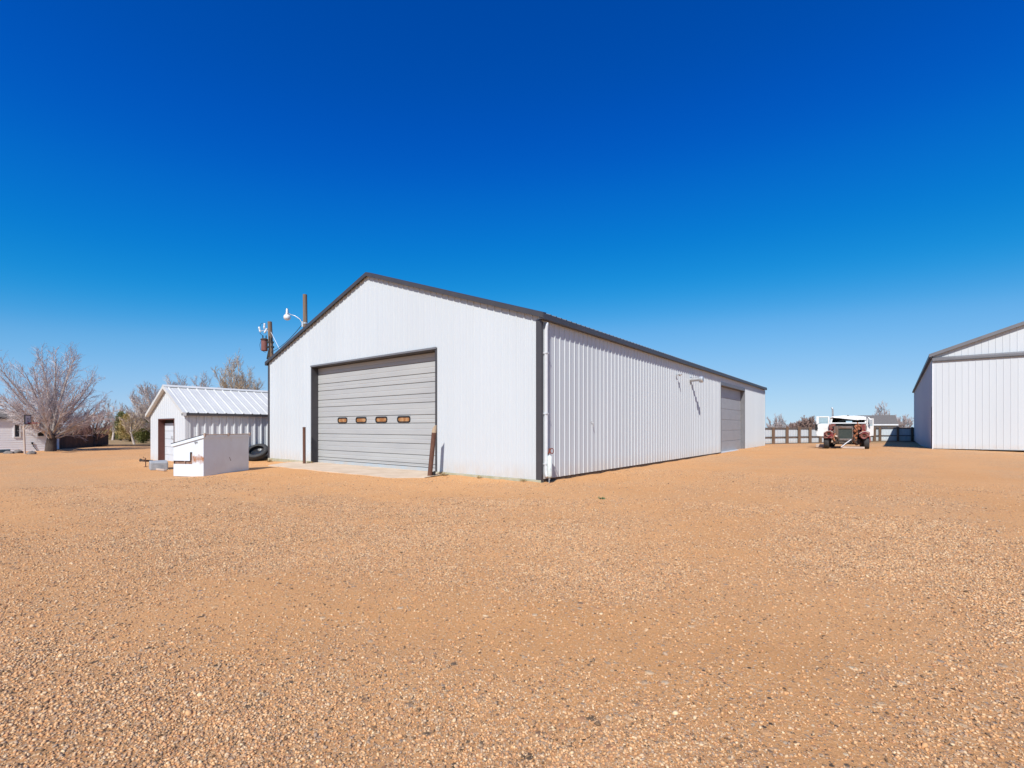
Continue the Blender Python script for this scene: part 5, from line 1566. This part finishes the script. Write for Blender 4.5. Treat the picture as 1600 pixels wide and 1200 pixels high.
mb = MB(); mb.box(1.22, 1.38, 1.62, 1.68, 1.62, 1.95); mb.tube([(1.3, 1.68, 1.9), (1.18, 1.72, 2.08), (1.05, 1.75, 2.1)], 0.03, 7); mb.build('mirror', M['galv'], trk, bevel=0.02)
mb = MB(); ex = -1.08 + 0.25; mb.tube([(ex, 3.3, 0.8), (ex, 3.3, 2.62), (ex - 0.01, 3.28, 2.72), (ex - 0.07, 3.24, 2.82)], 0.055, 12); mb.build('exhaust_stack', M['galv'], trk, smooth_=True)
mb = MB(); mb.box(-0.3, 0.95, -0.16, -0.06, 0.04, 0.17); mb.build('bumper', M['plank'], trk, bevel=0.015)
mb = MB(); mb.box(-1.75, -1.22, 1.3, 1.75, 0.03, 0.24); mb.build('step_box', M['plank'], trk, bevel=0.02)
mb = MB(); mb.box(1.1, 1.34, 3.3, 4.0, 0.35, 0.9); mb.build('fuel_tank', M['truck_red'], trk, bevel=0.06)
mb = MB(); mb.box(-1.2, 1.2, 3.4, 6.7, 1.02, 1.1); mb.build('deck', M['tie'], trk)

# ------------------------------------------------------------------ weeds
def weed(label, x, y, s, seed, m='weed', n=70):
    rnd = random.Random(seed)
    mb = MB()
    for _ in range(n):
        a = rnd.uniform(0, 2 * PI); b0 = Vector((rnd.gauss(0, s * 0.25), rnd.gauss(0, s * 0.25), 0))
        d = Vector((math.cos(a) * rnd.uniform(0.2, 1.0), math.sin(a) * rnd.uniform(0.2, 1.0), rnd.uniform(0.4, 1.0))).normalized()
        ln = s * rnd.uniform(0.4, 1.0); w = 0.006
        sd_ = d.cross(Vector((0, 0, 1))).normalized() * w
        m1 = b0 + d * ln * 0.6; m2 = b0 + d * ln + Vector((0, 0, -ln * 0.25))
        mb.quad(b0 - sd_, b0 + sd_, m1 + sd_ * 0.8, m1 - sd_ * 0.8); mb.add([m1 - sd_ * 0.8, m1 + sd_ * 0.8, m2], [(0, 1, 2)])
    o = mb.build('weed', M[m], None, recalc=False); o.location = (x, y, surf(x, y))
    tag(o, label, 'weed', 'dry weeds along the gable footing' if m == 'weed' else None)
weed('dry tan weed tuft at the right jamb of the overhead door', *W2(-3.7, -0.35), 0.30, 1)
weed('low dry weed tuft on the apron at the left jamb', *W2(-12.2, -0.2), 0.25, 2)
weed('tiny dry weed tuft at the near corner of the big building', *W2(-0.5, -0.2), 0.16, 3, n=40)
weed('dry weed tuft at the far left corner of the gable', *W2(-15.6, -0.35), 0.28, 4)
weed('dry weed tuft halfway between the leaning bollard and the near corner', *W2(-2.2, -0.2), 0.14, 5, n=40)
wd = 747 * 1.6 / (781 - 668)
weed('small green leafy scrap lying on the open gravel', gx(940, wd), wd, 0.12, 6, 'leaf_green', 30)

# ------------------------------------------------------------------ light, sky, camera
EL = R(44)
SH = Vector((-0.277, -0.961, 0)).normalized()
S = Vector((SH.x * math.cos(EL), SH.y * math.cos(EL), math.sin(EL)))
sun = bpy.data.lights.new('sun', 'SUN'); sun.energy = 4.7; sun.angle = R(0.5); sun.color = (1.0, 0.965, 0.91)
so = bpy.data.objects.new('sun', sun); col.objects.link(so)
so.rotation_euler = S.to_track_quat('Z', 'Y').to_euler(); so.location = (-10, -30, 40)

w = bpy.data.worlds.new('World'); scene.world = w; w.use_nodes = True
nt = w.node_tree
bg = nt.nodes['Background']
sky = nt.nodes.new('ShaderNodeTexSky'); sky.sky_type = 'NISHITA'; sky.sun_disc = False
sky.sun_elevation = EL; sky.sun_rotation = math.atan2(S.x, S.y) % (2 * PI)
sky.air_density = 1.0; sky.dust_density = 0.3; sky.ozone_density = 1.0; sky.altitude = 1500
# the picture was developed with a strongly graded, polarised-looking blue: the Nishita sky is graded per channel
sc10 = nt.nodes.new('ShaderNodeVectorMath'); sc10.operation = 'SCALE'; sc10.inputs['Scale'].default_value = 0.1
nt.links.new(sky.outputs[0], sc10.inputs[0])
spx = nt.nodes.new('ShaderNodeSeparateXYZ'); nt.links.new(sc10.outputs[0], spx.inputs[0])
cmb = nt.nodes.new('ShaderNodeCombineXYZ')
CURVES = ([(0, 0), (0.07, 0.0), (0.12, 0.0015), (0.168, 0.006), (0.198, 0.016), (0.231, 0.045), (0.304, 0.145), (0.583, 0.35), (0.925, 0.49), (1.0, 0.51)],
          [(0, 0), (0.13, 0.074), (0.16, 0.099), (0.198, 0.148), (0.274, 0.238), (0.369, 0.345), (0.472, 0.45), (0.8, 0.62), (1.0, 0.70)],
          [(0, 0), (0.242, 0.42), (0.291, 0.52), (0.353, 0.60), (0.465, 0.68), (0.59, 0.77), (0.706, 0.845), (0.926, 0.90), (1.0, 0.91)])
for i, pts in enumerate(CURVES):
    fc = nt.nodes.new('ShaderNodeFloatCurve')
    cv = fc.mapping.curves[0]
    fc.mapping.use_clip = False
    fc.mapping.extend = 'EXTRAPOLATED'
    cv.points[0].location = pts[0]; cv.points[1].location = pts[-1]
    for p in pts[1:-1]: cv.points.new(*p)
    fc.mapping.update()
    nt.links.new(spx.outputs[i], fc.inputs['Value'])
    nt.links.new(fc.outputs[0], cmb.inputs[i])
k10 = nt.nodes.new('ShaderNodeVectorMath'); k10.operation = 'SCALE'; k10.inputs['Scale'].default_value = 10.0
nt.links.new(cmb.outputs[0], k10.inputs[0])
nt.links.new(k10.outputs[0], bg.inputs['Color'])
bg.inputs['Strength'].default_value = 0.1 / (2 ** EXPO)

cam = bpy.data.cameras.new('camera'); co = bpy.data.objects.new('camera', cam); col.objects.link(co)
cam.sensor_width = 36.0; cam.lens = F / 1600.0 * 36.0
cam.shift_y = (HOR - 600.0) / 1600.0
cam.clip_end = 5000; cam.clip_start = 0.05
co.location = (0, 0, EYE); co.rotation_euler = (R(90), 0, 0)
scene.camera = co
scene.view_settings.view_transform = 'Standard'
scene.view_settings.look = 'None'
scene.view_settings.exposure = EXPO
scene.view_settings.gamma = 1.0
scene.cycles.max_bounces = 6
